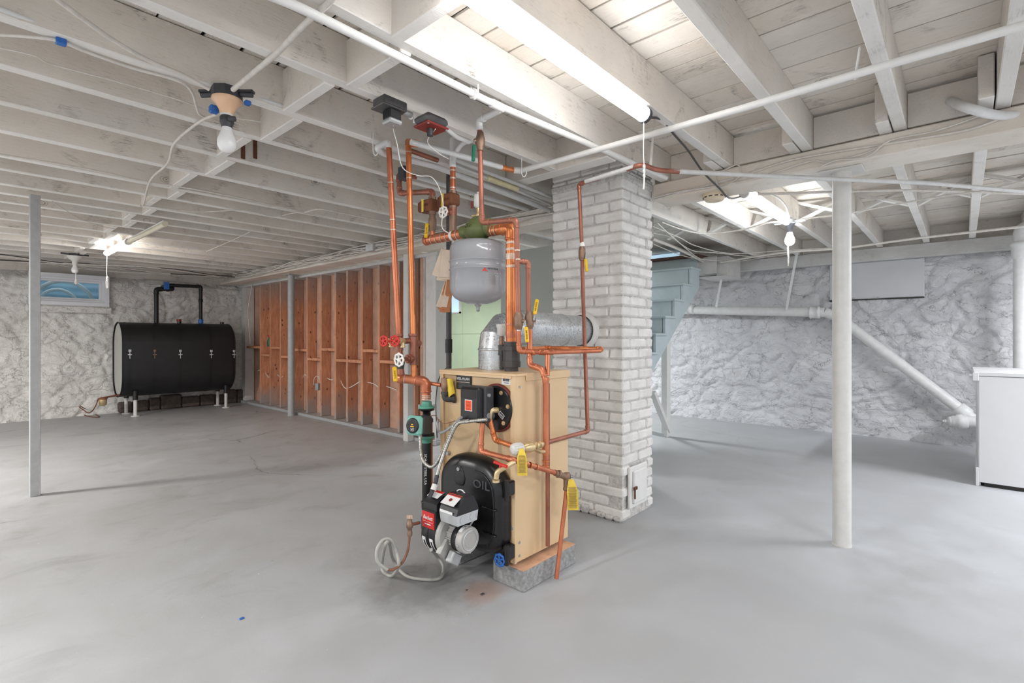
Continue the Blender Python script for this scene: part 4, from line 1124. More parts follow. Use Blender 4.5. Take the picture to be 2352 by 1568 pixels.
# air separator (green casting) on the header
sc = P(1098, 527, 'x', X1)
t = thing('air_separator', 'olive green cast air separator above the grey expansion tank', 'fitting', sc - V((0, 0, .06)))
SF = frame(sc + V((0, -.085, 0)), (0, 1, 0), (0, 0, 1))
part('casting', MB().lathe([(.030, -.01), (.046, -.008), (.046, .010), (.040, .014), (.050, .035), (.064, .065), (.067, .09), (.060, .115), (.042, .15), (.030, .175), (.034, .18), (.034, .20), (.028, .202)], Matrix.Translation((0, 0, .0)) @ SF, 28), M['green'], t)
text('cast_mark', 'AIR', face(sc + V((-.066, .005, .012)), (0, -1, 0), (0, 0, 1)), .030, M['green'], t, ext=.004)
part('top_boss', MB().lathe([(.040, .03), (.032, .058), (.018, .068)], frame(sc, (0, 0, 1)), 20), M['green'], t)
part('bottom_boss', MB().lathe([(.018, -.082), (.030, -.065), (.04, -.03)], frame(sc, (0, 0, 1)), 20), M['green'], t)
# automatic vent on top
t = thing('air_vent', 'white air vent bottle with small red tag above the green separator', 'valve', sc + V((0, 0, .068)))
z = lambda v: CAMZ + (HV - v) / FPX * sc.dot(FW)
mb = MB().lathe([(.009, .066), (.009, z(500) - sc.z), (.013, z(499) - sc.z), (.013, z(492) - sc.z), (.009, z(490) - sc.z), (.008, z(477) - sc.z)], frame(sc, (0, 0, 1)), 12).cyl(sc + V((0, 0, z(495) - sc.z)), sc + V((-.015, .03, z(495) - sc.z)), .006, n=8); part('brass_neck', mb, M['brass'], t)
part('bottle', MB().lathe([(.009, z(478)), (.021, z(474)), (.022, z(450)), (.019, z(447)), (.008, z(446)), (.008, z(441)), (.001, z(440))], frame((sc.x, sc.y, 0), (0, 0, 1)), 20), M['socketw'], t)
part('tag', MB().cbox(sc + V((-.020, .020, z(478) - sc.z)), sc + V((-.016, .036, z(462) - sc.z)), .002), M['dred'], t, 'dark red tag')

# expansion tank
tc = P(1098, 625, 'x', X1); tk = V((X1, tc.y, 0)); td = tk.dot(FW)
z = lambda v: CAMZ + (HV - v) / FPX * td
R = .1465
t = thing('expansion_tank', 'grey enamel expansion tank hanging under the green separator', 'tank', (tk.x, tk.y, z(718)))
zt, zb = z(551), z(701)
prof = [(.001, zb), (.05, zb + .006), (.092, zb + .020), (.120, zb + .036), (.136, zb + .054), (.1435, zb + .072), (R, zb + .092), (R, z(623)), (R + .0045, z(622)), (R + .0045, z(620)), (R, z(619)), (R, z(604)), (R + .0045, z(603)), (R + .0045, z(601)), (R, z(600)), (R, zt - .050), (.1425, zt - .034), (.130, zt - .020), (.10, zt - .008), (.05, zt), (.001, zt + .001)]
bodyt = part('shell', MB().lathe(prof, frame((tk.x, tk.y, 0), (0, 0, 1)), 56, cap=False), M['tank'], t)
part('neck', MB().cyl((tk.x, tk.y, zt - .004), (tk.x, tk.y, sc.z - .07), .013, n=14).lathe([(.019, 0), (.019, .012)], frame((tk.x, tk.y, zt), (0, 0, 1)), 6, smooth=False), M['galv'], t)
part('drain_plug', MB().lathe([(.001, z(716)), (.008, z(714.5)), (.010, z(708)), (.011, z(704)), (.017, z(702)), (.018, zb + .004)], frame((tk.x, tk.y, 0), (0, 0, 1)), 16, cap=False), M['steel'], t)
# printed label, wrapped on the shell, facing the room
def tank_pt(u, v, r=R + .0008):
    d = ray(u, v); o = V((0, 0, CAMZ)); ax, ay = tk.x, tk.y
    a = d.x**2 + d.y**2; b = -2 * (d.x * ax + d.y * ay); c = ax*ax + ay*ay - r*r
    s = (-b - math.sqrt(max(0, b*b - 4*a*c))) / (2*a); return o + d * s
p0 = tank_pt(1108, 630); p1 = tank_pt(1144, 630); ang0 = math.atan2(p0.y - tk.y, p0.x - tk.x); ang1 = math.atan2(p1.y - tk.y, p1.x - tk.x)
if ang0 < 0: ang0 += 2*PI
if ang1 < 0: ang1 += 2*PI
def wrap(o, a_c):
    me = o.data; off = WO[t]
    for vv in me.vertices:
        # vertices were laid flat: x along arc, y = height, z = out
        a = a_c + vv.co.x / R; r = R + .0006 + vv.co.z
        vv.co = Vector((tk.x + r * math.cos(a), tk.y + r * math.sin(a), vv.co.y)) - off
    me.update()
def flat(name, mb, m, a_c):
    me = bpy.data.meshes.new(name); me.from_pydata([tuple(p) for p in mb.v], [], mb.f); me.materials.append(m)
    o = bpy.data.objects.new(name, me); COL.objects.link(o); o.parent = bodyt; WO[o] = WO[t]; wrap(o, a_c); return o
def flattext(name, body, size, m, xc, yc, a_c, ax=1.0):
    cu = bpy.data.curves.new(name, 'FONT'); cu.body = body; cu.size = size; cu.extrude = .0003; cu.align_x = 'CENTER'; cu.align_y = 'CENTER'; cu.resolution_u = 2
    o = bpy.data.objects.new(name, cu); COL.objects.link(o); dg = bpy.context.evaluated_depsgraph_get()
    me = bpy.data.meshes.new_from_object(o.evaluated_get(dg)); bpy.data.objects.remove(o)
    for vv in me.vertices: vv.co = Vector((vv.co.x * ax + xc, vv.co.y + yc, vv.co.z))
    me.materials.clear(); me.materials.append(m); me.name = name
    ob2 = bpy.data.objects.new(name, me); COL.objects.link(ob2); ob2.parent = bodyt; WO[ob2] = WO[t]; wrap(ob2, a_c); return ob2
AC = (ang0 + ang1) / 2
zl = z(627)
flattext('brand_print', 'AMTROL', .020, M['dtext'], .014, zl + .0075, AC, .78)
mb = MB(); mb.box((-.022, zl - .009, 0), (.047, zl - .0045, .0004)); mb.add([(-.046, zl - .008, .0003), (-.030, zl + .016, .0003), (-.026, zl + .010, .0003), (-.036, zl - .008, .0003)], [(0, 3, 2, 1)]); mb.add([(-.034, zl - .008, .0003), (-.027, zl + .005, .0003), (-.020, zl - .008, .0003)], [(0, 2, 1)])
flat('red_logo', mb, M['rtext'], AC)
mb = MB(); rr = random.Random(5)
for k in range(22):
    zz0 = zl - .016 - k * .0026; x1 = (-.010 + rr.uniform(-.006, .02)) if k < 5 else .046 - rr.uniform(0, .012)
    x = -.045
    while x < x1:
        w_ = rr.uniform(.004, .012); mb.box((x, zz0, 0), (min(x + w_, x1), zz0 + .0011, .0003)); x += w_ + .0015
for k, (x, zz0) in enumerate(((.020, -.018), (.034, -.019), (.026, -.030), (.038, -.032), (.058, -.016), (.063, -.045))): mb.box((x, zl + zz0, 0), (x + .007, zl + zz0 + .005, .0003))
for k in range(20): mb.box((.054, zl - .02 - k * .003, 0), (.070 - rr.uniform(0, .006), zl - .0188 - k * .003, .0003))
flat('fine_print', mb, M['steel'], AC)

# header left of the separator, with two zone risers
h0 = P(1060, 537, 'x', X1); h1 = P(980, 552, 'x', X1)
t = pipe('header_pipe', 'thick tarnished copper header pipe left of the green separator', [V((X1, sc.y + .10, h0.z)), V((X1, h1.y, h1.z))], .0265, M['copper'], cap=(V((X1, h1.y, h1.z)), (0, 1, 0)))
for k, y in enumerate(np.linspace(sc.y + .11, h1.y - .06, 7)): band(t, V((X1, y, h0.z)), (0, 1, 0), .0275, M['solder'] if k != 2 else M['cord'], .006 if k != 2 else .02)
zB = lambda v: CAMZ + (HV - v) / FPX * V((X1, 2.08, 0)).dot(FW)
yB = P(1040, 545, 'x', X1).y; yA = P(993, 548, 'x', X1).y
def zone(y, vtop, u, pts_above, lab, m=M['copper'], r=.0155):
    t = pipe('zone_pipe', lab, [V((X1, y, h0.z + .02)), V((X1, y, zB(vtop)))] + pts_above, r, m, .035, elbows=True)
    return t
T = V((X1, yB, 0)).dot(FW)
# right zone riser: straight up, painted white near the ceiling
t = zone(yB, 385, 1040, [], 'copper zone riser passing the right brown flow valve, white-painted above')
part('painted_top', MB().cyl((X1, yB, zB(385)), (X1, yB, zB(318)), .0175, n=14), M['whitepipe'], t, 'white-painted upper length')
for v_ in (392, 410, 432, 438): band(t, V((X1, yB, zB(v_))), (0, 0, 1), .0165, M['solder'], .008)
part('tee_body', MB().cyl((X1, yB, zB(545)), (X1, yB, zB(480)), .021, n=14), M['bronze'], t)
# bent white pipe joining at the top from the right
pipe('vent_pipe', 'white-painted copper curving down into the right zone riser', [P(1090, 322, 'x', X1), P(1062, 328, 'x', X1), P(1046, 352, 'x', X1), V((X1, yB, zB(382)))], .012, M['whitepipe'], .06, elbows=False)
# left zone riser and its swing to the left
LL = [D(984, 428, 2.70), D(955, 437, 2.66), D(918, 444, 2.64), D(916, 402, 2.64), D(945, 398, 2.68)]
t = zone(yA, 430, 993, [], 'copper zone riser through the left brown flow valve')
topA = V((X1, yA, zB(430)))
pipe('zone_pipe', 'tarnished copper offset looping left of the brown flow valve', [V((X1, yA, zB(448))), topA + V((0, 0, .01)), P(918, 444, 'x', X1 - .02), P(916, 402, 'x', X1 - .02), P(958, 406, 'y', P(916, 402, 'x', X1 - .02).y)], .0155, M['copper3'], .03)
q = P(958, 406, 'y', P(916, 402, 'x', X1 - .02).y)
pipe('heating_pipe', 'long white-painted pipe under the joists starting at the copper loop, ending at the beam', [q - V((.02, 0, 0)), V((3.1, q.y, q.z + .0))], .0165, M['whitepipe'], elbows=False)
# flow control valves (brown cast boxes)
for y, lab, s in ((yA, 'left brown cast flow valve with yellow label', 1), (yB, 'right brown cast flow valve with yellow label', 1)):
    c = V((X1, y + .034, zB(459)))
    t = thing('flow_valve', lab, 'valve', c - V((0, 0, .04)))
    part('casting', MB().cbox((-.034, -.062, -.034), (.034, .052, .034), .010, Matrix.Translation(c)), M['rust'], t)
    part('cover_flange', MB().cbox((-.03, .050, -.029), (.03, .068, .029), .008, Matrix.Translation(c)), M['rust'], t)
    part('yellow_strip', MB().box(c + V((-.0355, .002, -.036)), c + V((-.0345, .020, .037))), M['tagy'], t, 'yellow label')
    mb = MB(); hexb(mb, c + V((0, -.034, .041)), (0, 0, 1), .022, .016, 8); part('union', mb, M['bronze'], t); mb = MB(); hexb(mb, c + V((0, -.034, -.043)), (0, 0, 1), .022, .018, 8); part('union', mb, M['bronze'], t)
    text('cast_mark', 'FLO', face(c + V((-.035, -.022, .0)), (0, -1, 0), (0, 0, 1)), .022, M['rust'], t, ext=.002)
# gate valve with white wheel, in front of the right riser
c = V((X1, yB, zB(487)))
t = thing('gate_valve', 'gate valve with round white handwheel below the right flow valve', 'valve', c)
hw = P(1018, 487, 'x', X1 - .06)
part('bonnet', MB().cyl(c, lerp(c, hw, .75), .014, .010, n=12).lathe([(.022, -.02), (.022, .02)], frame(c, (0, 0, 1)), 14).cyl(lerp(c, hw, .2), lerp(c, hw, .45), .019, n=6, smooth=False), M['copper3'], t)
wheel(hw, -FW * .8 - RT * .6, .028, M['cord'], t, th=.005)
# ball valve with yellow lever on the left riser
c = V((X1, yA, zB(500)))
t = thing('ball_valve', 'ball valve with long yellow lever hanging at the left end of the header', 'valve', c)
part('body', MB().lathe([(.017, -.05), (.019, -.03), (.024, -.015), (.024, .015), (.019, .03), (.017, .05)], frame(c, (0, 0, 1)), 14), M['bronze'], t)
h, F_, L_ = lever(t, c, P(981, 512, 'x', X1 - .03), P(978, 546, 'x', X1 - .035), M['yellow'], .010); grip_print(h, F_, L_, .010, 'WATTS')

# --- cold feed: down from the ceiling, across in front of the separator, to the two ball valves
c1 = [D(1150, 252, 2.30), D(1101, 276, 2.44), D(1102, 330, 2.44)]
t = pipe('feed_pipe', 'white-painted branch dropping from the overhead white pipe to the green-handled valve', [c1[0], c1[1], D(1101.5, 300, 2.44)], .0145, M['whitepipe'], .035)
t = pipe('feed_pipe', 'slim tarnished copper pipe running down to and across the green separator', [D(1101.5, 295, 2.44), D(1107, 511, 2.46), D(1186, 505, 2.40), D(1191, 729, 2.40)], .0125, M['copper3'], .03)
for u, v_ in ((1188, 575), (1189, 596)): band(t, D(u, v_, 2.40), (0, 0, 1), .0135, M['solder'], .008)
c = D(1103, 325, 2.44)
t = thing('ball_valve', 'bronze ball valve with dark green lever near the ceiling', 'valve', c)
part('body', MB().lathe([(.016, -.045), (.018, -.03), (.024, -.012), (.024, .012), (.018, .03), (.016, .045)], frame(c, (0, 0, 1)), 14).cyl(c, c - RT * .03 - FW * .01, .010, n=10), M['bronze'], t)
h, F_, L_ = lever(t, c - RT * .03 - FW * .01, D(1089, 332, 2.42), D(1087, 371, 2.42), M['dgreen'], .009, 'dark green grip')
t = pipe('feed_pipe', 'short copper branch forking right to the yellow-handled valve', [D(1189, 600, 2.40), D(1213, 601, 2.42), D(1214, 727, 2.42)], .0115, M['copper3'], .025)
def ballv(c, lab, m=M['bronze'], s=1.0):
    t = thing('ball_valve', lab, 'valve', c)
    part('body', MB().lathe([(.016*s, -.042*s), (.017*s, -.034*s), (.020*s, -.030*s), (.022*s, -.012*s), (.022*s, .012*s), (.020*s, .030*s), (.017*s, .034*s), (.016*s, .042*s)], frame(c, (0, 0, 1)), 14), m, t)
    return t
c = D(1191, 737, 2.40); t = ballv(c, 'left of two ball valves behind the riser, yellow lever hanging down'); q = c + RT * .03 - FW * .02
part('stem', MB().cyl(c, q, .008, n=10), M['bronze'], t)
h, F_, L_ = lever(t, q, D(1208, 750, 2.37), D(1211, 786, 2.36), M['yellow'], .009); grip_print(h, F_, L_, .009)
c = D(1216, 735, 2.42); t = ballv(c, 'right of two ball valves behind the riser, yellow lever raised'); q = c + RT * .02 - FW * .015
part('stem', MB().cyl(c, q, .008, n=10).cyl(c, c + RT * .03, .010, n=10), M['bronze'], t)
h, F_, L_ = lever(t, q, D(1228, 722, 2.40), D(1234, 687, 2.40), M['yellow'], .009); grip_print(h, F_, L_, .009)
# runs under the valves
t = pipe('copper_pipe', 'bright copper run from the left valve around to the long loop by the flue', [D(1191, 760, 2.40), D(1192, 806, 2.40), D(1256, 809, 2.36), D(1378, 805, 2.56)], .0115, M['copper'], .028)
for u in (1226, 1248): band(t, D(u, 809, 2.38), RT, .0135, M['copper2'], .012, 'coupling')
t = pipe('copper_pipe', 'bright copper return loop just above, ending beneath the flue', [D(1378, 805, 2.56), D(1381, 801, 2.60), D(1256, 799, 2.72), D(1202, 801, 2.56)], .0115, M['copper2'], .015)
t = pipe('copper_pipe', 'copper drop from the right valve with an S bend to the side pipe', [D(1217, 757, 2.42), D(1217, 838, 2.38), D(1245, 847, 2.33), D(1252, 870, 2.31), D(1252, 880, 2.31)], .0125, M['copper'], .03)
t = pipe('copper_pipe', 'short copper drop beside the S bend at the boiler corner', [D(1258, 815, 2.36), D(1257, 862, 2.34)], .0115, M['copper'])
sd = lambda u, v, y=1.43: P(u, v, 'y', y)
t = pipe('side_pipe', 'vertical copper pipe down the tan side of the boiler with the tee', [sd(1254, 866), V((sd(1254, 866).x, 1.43, sd(1254, 1080).z))], .0145, M['copper'])
for v_ in (872, 1022, 1042, 1058, 1070): q = sd(1254, v_); band(t, V((sd(1254, 866).x, 1.43, q.z)), (0, 0, 1), .0165, M['copper2'], .008, 'coupling')
part('tee', MB().cyl((sd(1254, 866).x, 1.43, sd(1254, 1020).z), (sd(1254, 866).x, 1.43, sd(1254, 1042).z), .0175, n=14), M['copper'], t)
t = pipe('drip_pipe', 'brown copper discharge pipe behind the tee ending low beside the boiler', [sd(1258, 880, 1.465), V((sd(1258, 880, 1.465).x, 1.465, sd(1256, 1254, 1.465).z))], .0105, M['copper3'])
# long thin feed from the ceiling past the chimney
f0 = P(1330, 424, 'z', 1.96); tf = f0.dot(FW)
t = pipe('feed_pipe', 'thin copper pipe dropping in front of the brick chimney and back to the boiler', [P(1352, 415, 'z', 1.965), f0, D(1337, 575, tf), D(1340, 700, tf), sd(1350, 990, 1.44), sd(1262, 1014, 1.44), sd(1243, 1019, 1.435)], .0105, M['copper3'], .02)
c = D(1337, 582, tf); t2 = ballv(c, 'small bronze valve with yellow lever on the thin pipe before the chimney', s=.9)
part('joint_compound', MB().lathe([(.013, .035), (.017, .045), (.010, .062)], frame(c, (0, 0, 1)), 12), M['cord'], t2)
h, F_, L_ = lever(t2, c + RT * .02 - FW * .01, D(1345, 594, tf - .02), D(1348, 624, tf - .02), M['yellow'], .008)
pg = [f0 + V((0, 0, .004)), P(1385, 406, 'z', 1.966), P(1475, 376, 'z', 1.97)]
t = pipe('gas_pipe', 'pipe run with brown ends passing over the chimney corner towards the right wall', [P(1345, 417, 'z', 1.965), P(1475, 377, 'z', 1.97), P(1508, 391, 'z', 1.965), P(1600, 396, 'z', 1.96), P(1935, 412, 'z', 1.955), P(2130, 420, 'z', 1.955), P(2352, 440, 'z', 1.955), P(2600, 470, 'z', 1.955)], .0115, M['greypipe'], .05, elbows=False)
part('painted_sleeve', MB().tube([P(1347, 416.5, 'z', 1.9655), P(1375, 408, 'z', 1.9665)], .0122, 12), M['copper3'], t)
part('bare_bend', MB().tube(fillet([P(1440, 388.5, 'z', 1.968), P(1475, 377, 'z', 1.97), P(1508, 391, 'z', 1.965), P(1560, 394, 'z', 1.962)], .05), .0122, 12), M['copper3'], t)

# --- front trim piping: gauge elbow, pressure reducing valve, relief line
t = pipe('copper_pipe', 'orange copper bend from the round cover to the white-capped regulator', [V((BX0 - .045, 1.618, .768)), D(1137, 1010, V((BX0 - .045, 1.61, 0)).dot(FW)), sd(1185, 1026, 1.44)], .0115, M['copper2'], .028)
t0 = thing('brass_elbow', 'brass elbow with bleed fitting on the round black cover', 'fitting', (BX0 - .045, 1.618, .76))
part('elbow', MB().tube(fillet([V((BX0 - .008, 1.600, .795)), V((BX0 - .045, 1.612, .797)), V((BX0 - .045, 1.618, .755))], .02), .0135, 12), M['brass'], t0)
# under the control, long descending relief line
r0 = D(1108, 972, 2.28); r1 = D(1104, 1036, 2.27)
r2 = sd(1180, 1056, 1.42); r3 = sd(1283, 1088, 1.40)
t = pipe('relief_pipe', 'orange copper pipe from under the control box sloping right to the drain tee', [r0, r1, r2, r3], .0115, M['copper'], .028)
for u, v_ in ((1232, 1072), (1218, 1068)): q = sd(u, v_, 1.41); band(t, q, r3 - r2, .0135, M['copper2'], .012, 'coupling')
# drain cock with red handle
t = thing('hose_bibb', 'brass drain cock with red tee handle in front of the OIL door', 'valve', sd(1160, 1082, 1.44))
q0 = sd(1182, 1060, 1.42); q1 = sd(1157, 1078, 1.45)
part('body', MB().tube(fillet([q0, lerp(q0, q1, .5) + V((-.02, 0, 0)), q1 + V((-.03, .01, -.005)), q1 + V((-.035, .012, -.035))], .02), .0115, 12).lathe([(.016, 0), (.016, .010)], frame(q1 + V((-.035, .012, -.038)), (0, 0, -1)), 14), M['brass'], t)
part('handle', MB().tube([q1 + V((-.02, .035, .030)), q1 + V((-.02, 0, .026)), q1 + V((-.02, -.035, .022))], [.008, .006, .008], 8).cyl(q1 + V((-.02, 0, -.004)), q1 + V((-.02, 0, .03)), .006, n=8), M['red'], t)
# pressure reducing valve
q = sd(1200, 1029, 1.42)
t = thing('pressure_regulator', 'brass pressure regulator with ribbed white plastic cap', 'valve', q)
ax_ = (D(1170, 1033, 2.17) - D(1215, 1026, 2.215)).normalized()
mb = MB(); Fp = frame(q, ax_)
mb.lathe([(.020, -.055), (.024, -.035), (.020, -.01), (.016, .0)], Fp, 18); part('body', mb, M['brass'], t)
cw = MB().lathe([(.021, 0), (.024, .004), (.023, .046), (.020, .052), (.006, .053)], Fp, 24)
for k in range(14):
    a = 2 * PI * k / 14; cw.cbox((-.0016, .022, .006), (.0016, .0262, .046), .0008, Fp @ Matrix.Rotation(a, 4, 'Z'))
part('cap', cw, M['socketw'], t, 'ribbed grey-white cap')
qe = sd(1246, 1019, 1.435)
mb = MB().tube([Fp @ V((0, 0, -.05)), lerp(Fp @ V((0, 0, -.05)), qe, .5), qe], .012, 12); ring(mb, lerp(Fp @ V((0, 0, -.05)), qe, .35), qe - q, .018, .02, 6); ring(mb, lerp(Fp @ V((0, 0, -.05)), qe, .8), qe - q, .016, .018, 6)
mb.tube([Fp @ V((0, 0, -.045)), sd(1238, 1036, 1.43), sd(1254, 1037, 1.43)], .010, 10); part('brass_union', mb, M['brass'], t)
def hang_tag(name, label, p, w, h, m, lean=(0, 0), bend=.01, axis=None):
    """a strip of paper hanging from p, slightly curved"""
    axis = (axis or RT).normalized(); nrm = -FW
    vs = []; fs = []; n = 8
    for i in range(n + 1):
        k = i / n; ww_ = w * (.45 + .55 * min(1, k * 3.2))
        c_ = Vector(p) + V((0, 0, -h * k)) + axis * lean[0] * k + nrm * (bend * math.sin(k * PI * 1.5) + lean[1] * k)
        for s in (-1, 1): vs.append(c_ + axis * s * ww_ / 2 + nrm * .0); 
    th = nrm * -.0006
    m0 = len(vs); vs += [v_ + th for v_ in vs]
    for i in range(n):
        fs += [(2*i, 2*i+1, 2*i+3, 2*i+2), (m0+2*i, m0+2*i+2, m0+2*i+3, m0+2*i+1)]
    for i in range(n): fs += [(2*i, 2*i+2, m0+2*i+2, m0+2*i), (2*i+1, m0+2*i+1, m0+2*i+3, 2*i+3)]
    t = thing(name, label, 'tag', Vector(p) - V((0, 0, h)))
    pb = part('tag_paper', MB().add(vs, fs, False), m, t)
    mb = MB(); rr = random.Random(int(w * 1e4) + int(h * 1e4))
    for i in range(int(h / .0075)):
        k = .22 + .74 * i * .0075 / h
        if k > .93: break
        c_ = Vector(p) + V((0, 0, -h * k)) + axis * lean[0] * k + nrm * (bend * math.sin(k * PI * 1.5) + lean[1] * k + .0012)
        L = w * rr.uniform(.55, .8); mb.box((-L/2, -.0009, -.0002), (L/2, .0009, .0004), frame(c_, nrm, axis))
    part('print', mb, M['bronze'], t); return t
hang_tag('warning_tag', 'yellow folded tag hanging from the pressure regulator', sd(1198, 1030, 1.40), .042, .118, M['tagy'], (.004, .0), .012)
# bottom right valve, tag and relief discharge
q = sd(1302, 1096, 1.40)
t = thing('relief_valve', 'bronze relief valve with bent grey lever at the end of the sloping pipe', 'valve', q)
mb = MB(); mb.cyl(r3 - (r3 - r2).normalized() * .03, q, .014, n=14); ring(mb, r3, r3 - r2, .018, .014, 6); mb.cyl(q + V((0, 0, .012)), q + V((0, 0, -.06)), .0165, n=14); ring(mb, q + V((0, 0, -.055)), (0, 0, 1), .017, .012)
mb.lathe([(.018, -.01), (.02, .01), (.014, .022)], frame(q, (0, 0, 1)), 14); part('body', mb, M['bronze'], t)
part('lever', MB().tube([q + V((0, 0, .01)), q + V((.01, -.01, .0)) + RT * .025, q + RT * .045 + V((0, 0, .022))], [.008, .006, .004], 8), M['steel'], t)
hang_tag('warning_tag', 'large yellow tag hanging on the drain valve before the chimney foot', q + RT * .018 - FW * .018 + V((0, 0, -.004)), .052, .150, M['tagy'], (.012, 0), .014)
t = pipe('drain_pipe', 'thin orange copper pipe hanging down to just above the floor', [q + V((0, 0, -.05)), V((sd(1278, 1342, 1.40).x, 1.40, .015))], .0105, M['copper'])

# --- left: return risers, valves, circulator
tl = 2.60
A0, A1 = D(893, 338, tl), D(921, 862, tl)
B0, B1 = D(938, 332, tl + .02), D(951, 862, tl)
la = lambda v: lerp(A0, A1, (v - 338) / 524); lbb = lambda v: lerp(B0, B1, (v - 332) / 530)
t = pipe('return_pipe', 'leftmost leaning copper return riser', [A0, la(775)], .0145, M['copper']); 
for v_ in (420, 505, 528): band(t, la(v_), A1 - A0, .0155, M['solder'], .006)
t = pipe('return_pipe', 'bright orange copper riser second from the left', [B0, lbb(775)], .0145, M['copper2'])
for v_ in (350, 410): band(t, lbb(v_), B1 - B0, .0155, M['solder'], .006)
for fn, lab in ((la, 'leftmost'), (lbb, 'second')):
    pass
t = thing('drain_tee', 'tarnished tee with red-wheel drain cocks on the leftmost riser', 'fitting', la(800))
mb = MB(); mb.cyl(la(768), la(805), .019, n=14); ring(mb, la(770), (0, 0, 1), .021, .012); part('tee', mb, M['copper3'], t)
t = thing('drain_tee', 'tarnished tee on the second copper riser', 'fitting', lbb(805))
mb = MB(); mb.cyl(lbb(768), lbb(815), .0195, n=14); ring(mb, lbb(770), (0, 0, 1), .022, .014); mb.cyl(lbb(788), D(963, 788, tl + .05), .0165, n=12); mb.cyl(lbb(782), D(928, 783, tl), .015, n=12); part('tee', mb, M['copper3'], t)
def cock(fromp, wheelp, lab, spout):
    t = thing('hose_bibb', lab, 'valve', wheelp)
    mb = MB(); d = wheelp - fromp; mb.cyl(fromp, lerp(fromp, wheelp, .85), .0095, n=12); mb.lathe([(.016, -.012), (.016, .012)], frame(lerp(fromp, wheelp, .35), d), 6, smooth=False); mb.lathe([(.013, -.01), (.013, .01)], frame(lerp(fromp, wheelp, .62), d), 14)
    mb.tube(fillet([lerp(fromp, wheelp, .35), spout + V((0, 0, .015)), spout], .012), .0105, 10); ring(mb, spout, (0, 0, 1), .0125, .010)
    part('body', mb, M['brass'], t); wheel(wheelp, d, .024, M['red'], t, th=.0052); return t
cock(D(932, 783, tl), D(906.5, 783, tl - .10), 'brass drain cock with red handwheel, right of the pair', D(925, 796, tl - .04))
cock(la(783), D(881.5, 783, tl - .09), 'brass drain cock with red handwheel, left of the pair', D(899, 795, tl - .05))
t = thing('gate_valve', 'gate valve with white handwheel on the second copper riser', 'valve', lbb(838))
hw = D(916.5, 826, tl - .08); c = lbb(823)
part('body', MB().cyl(lbb(808), lbb(838), .021, n=14).cyl(c, lerp(c, hw, .5), .021, .018, n=14).cyl(lerp(c, hw, .4), lerp(c, hw, .95), .009, n=10).lathe([(.024, -.008), (.024, .008)], frame(lerp(c, hw, .33), hw - c), 20), M['copper3'], t)
wheel(hw, hw - c, .030, M['cord'], t, th=.0052)
t = thing('ball_valve', 'ball valve with yellow lever hanging under the white handwheel', 'valve', la(850))
c = la(833); part('body', MB().lathe([(.016, -.04), (.019, -.02), (.023, 0), (.019, .02), (.016, .04)], frame(c, A1 - A0), 14), M['darkpipe'], t)
h, F_, L_ = lever(t, c - FW * .03, D(906, 842, tl - .06), D(908.5, 876, tl - .06), M['yellow'], .011); grip_print(h, F_, L_, .011, 'WATTS')
part('union', MB().lathe([(.017, -.03), (.019, 0), (.017, .03)], frame(la(858), A1 - A0), 12), M['copper3'], t)
t = pipe('return_pipe', 'short copper length joining the leftmost riser to the manifold', [la(800), la(874)], .0145, M['copper3'])
t = pipe('return_pipe', 'short copper length joining the second riser to the manifold', [lbb(812), lbb(874)], .0145, M['copper2'])
mA = D(918, 868, tl); mB = D(978, 876, tl - .0)
t = pipe('manifold_pipe', 'thick copper manifold curving down into the green circulator flange', [mA, mB, D(979, 915, tl)], .0235, M['copper'], .045, cap=(mA, mA - mB))
for u in (930, 957): band(t, lerp(mA, mB, (u - 918) / 60), mB - mA, .0245, M['solder'], .005)
for v_ in (895, 908, 912, 916): band(t, D(979, v_, tl), (0, 0, 1), .0245, M['solder'], .005)
pc = lambda v: D(980, v, tl)
t = thing('circulator_pump', 'teal and black circulator pump between two green flanges at left of the boiler', 'pump', pc(1028))
def flange(v, up):
    mb = MB(); z0 = pc(v); s = 1 if up else -1
    mb.lathe([(.040, 0), (.042, .004 * 1), (.038, .011), (.028, .013), (.025, .034), (.024, .036)] if up else [(.024, -.036), (.025, -.034), (.028, -.013), (.038, -.011), (.042, -.004), (.040, 0)], frame(z0, (0, 0, 1)) @ Matrix.Diagonal((1.0, 1.0, 1, 1)), 6 if False else 20)
    return mb
F1 = part('top_flange', flange(937, True), M['teal'], t, 'green top flange'); F2 = part('bottom_flange', flange(1000, False), M['teal'], t, 'green bottom flange')
mb = MB()
for v_ in (934, 1004):
    for s in (-1, 1):
        q = pc(v_) + RT * s * .037; mb.lathe([(.0065, -.012), (.0065, .012)], frame(q, (0, 0, 1)), 6, smooth=False)
part('flange_bolt', mb, M['steel'], t)
part('volute', MB().lathe([(.040, 0), (.040, .012), (.020, .018), (.022, .06), (.034, .07), (.034, .085), (.022, .10), (.020, pc(937).z - pc(1000).z - .018), (.040, pc(937).z - pc(1000).z - .010), (.040, pc(937).z - pc(1000).z)], frame(pc(1000), (0, 0, 1)), 20), M['cast'], t, 'black cast pump volute')
dm = (D(945, 978, tl - .10) - D(978, 975, tl)).normalized(); Fm = frame(D(984, 974, tl), dm, (0, 0, 1)) # local x = up
part('motor_body', MB().cbox((-.045, -.045, .02), (.045, .045, .095), .008, Fm), M['dgrey'], t)
pf = part('motor_face', MB().cbox((-.048, -.047, .093), (.048, .047, .125), .012, Fm), M['teal2'], t, 'teal motor face')
MB().lathe([(.038, .124), (.037, .130), (.030, .1305)], Fm, 28).build('dial', M['blackpl'], pf)
mb = MB(); mb.box((-.006, -.012, .1305), (-.002, .010, .1312), Fm); mb.box((.004, -.006, .1305), (.008, .006, .1312), Fm); mb.build('indicator', M['yellow'], pf)
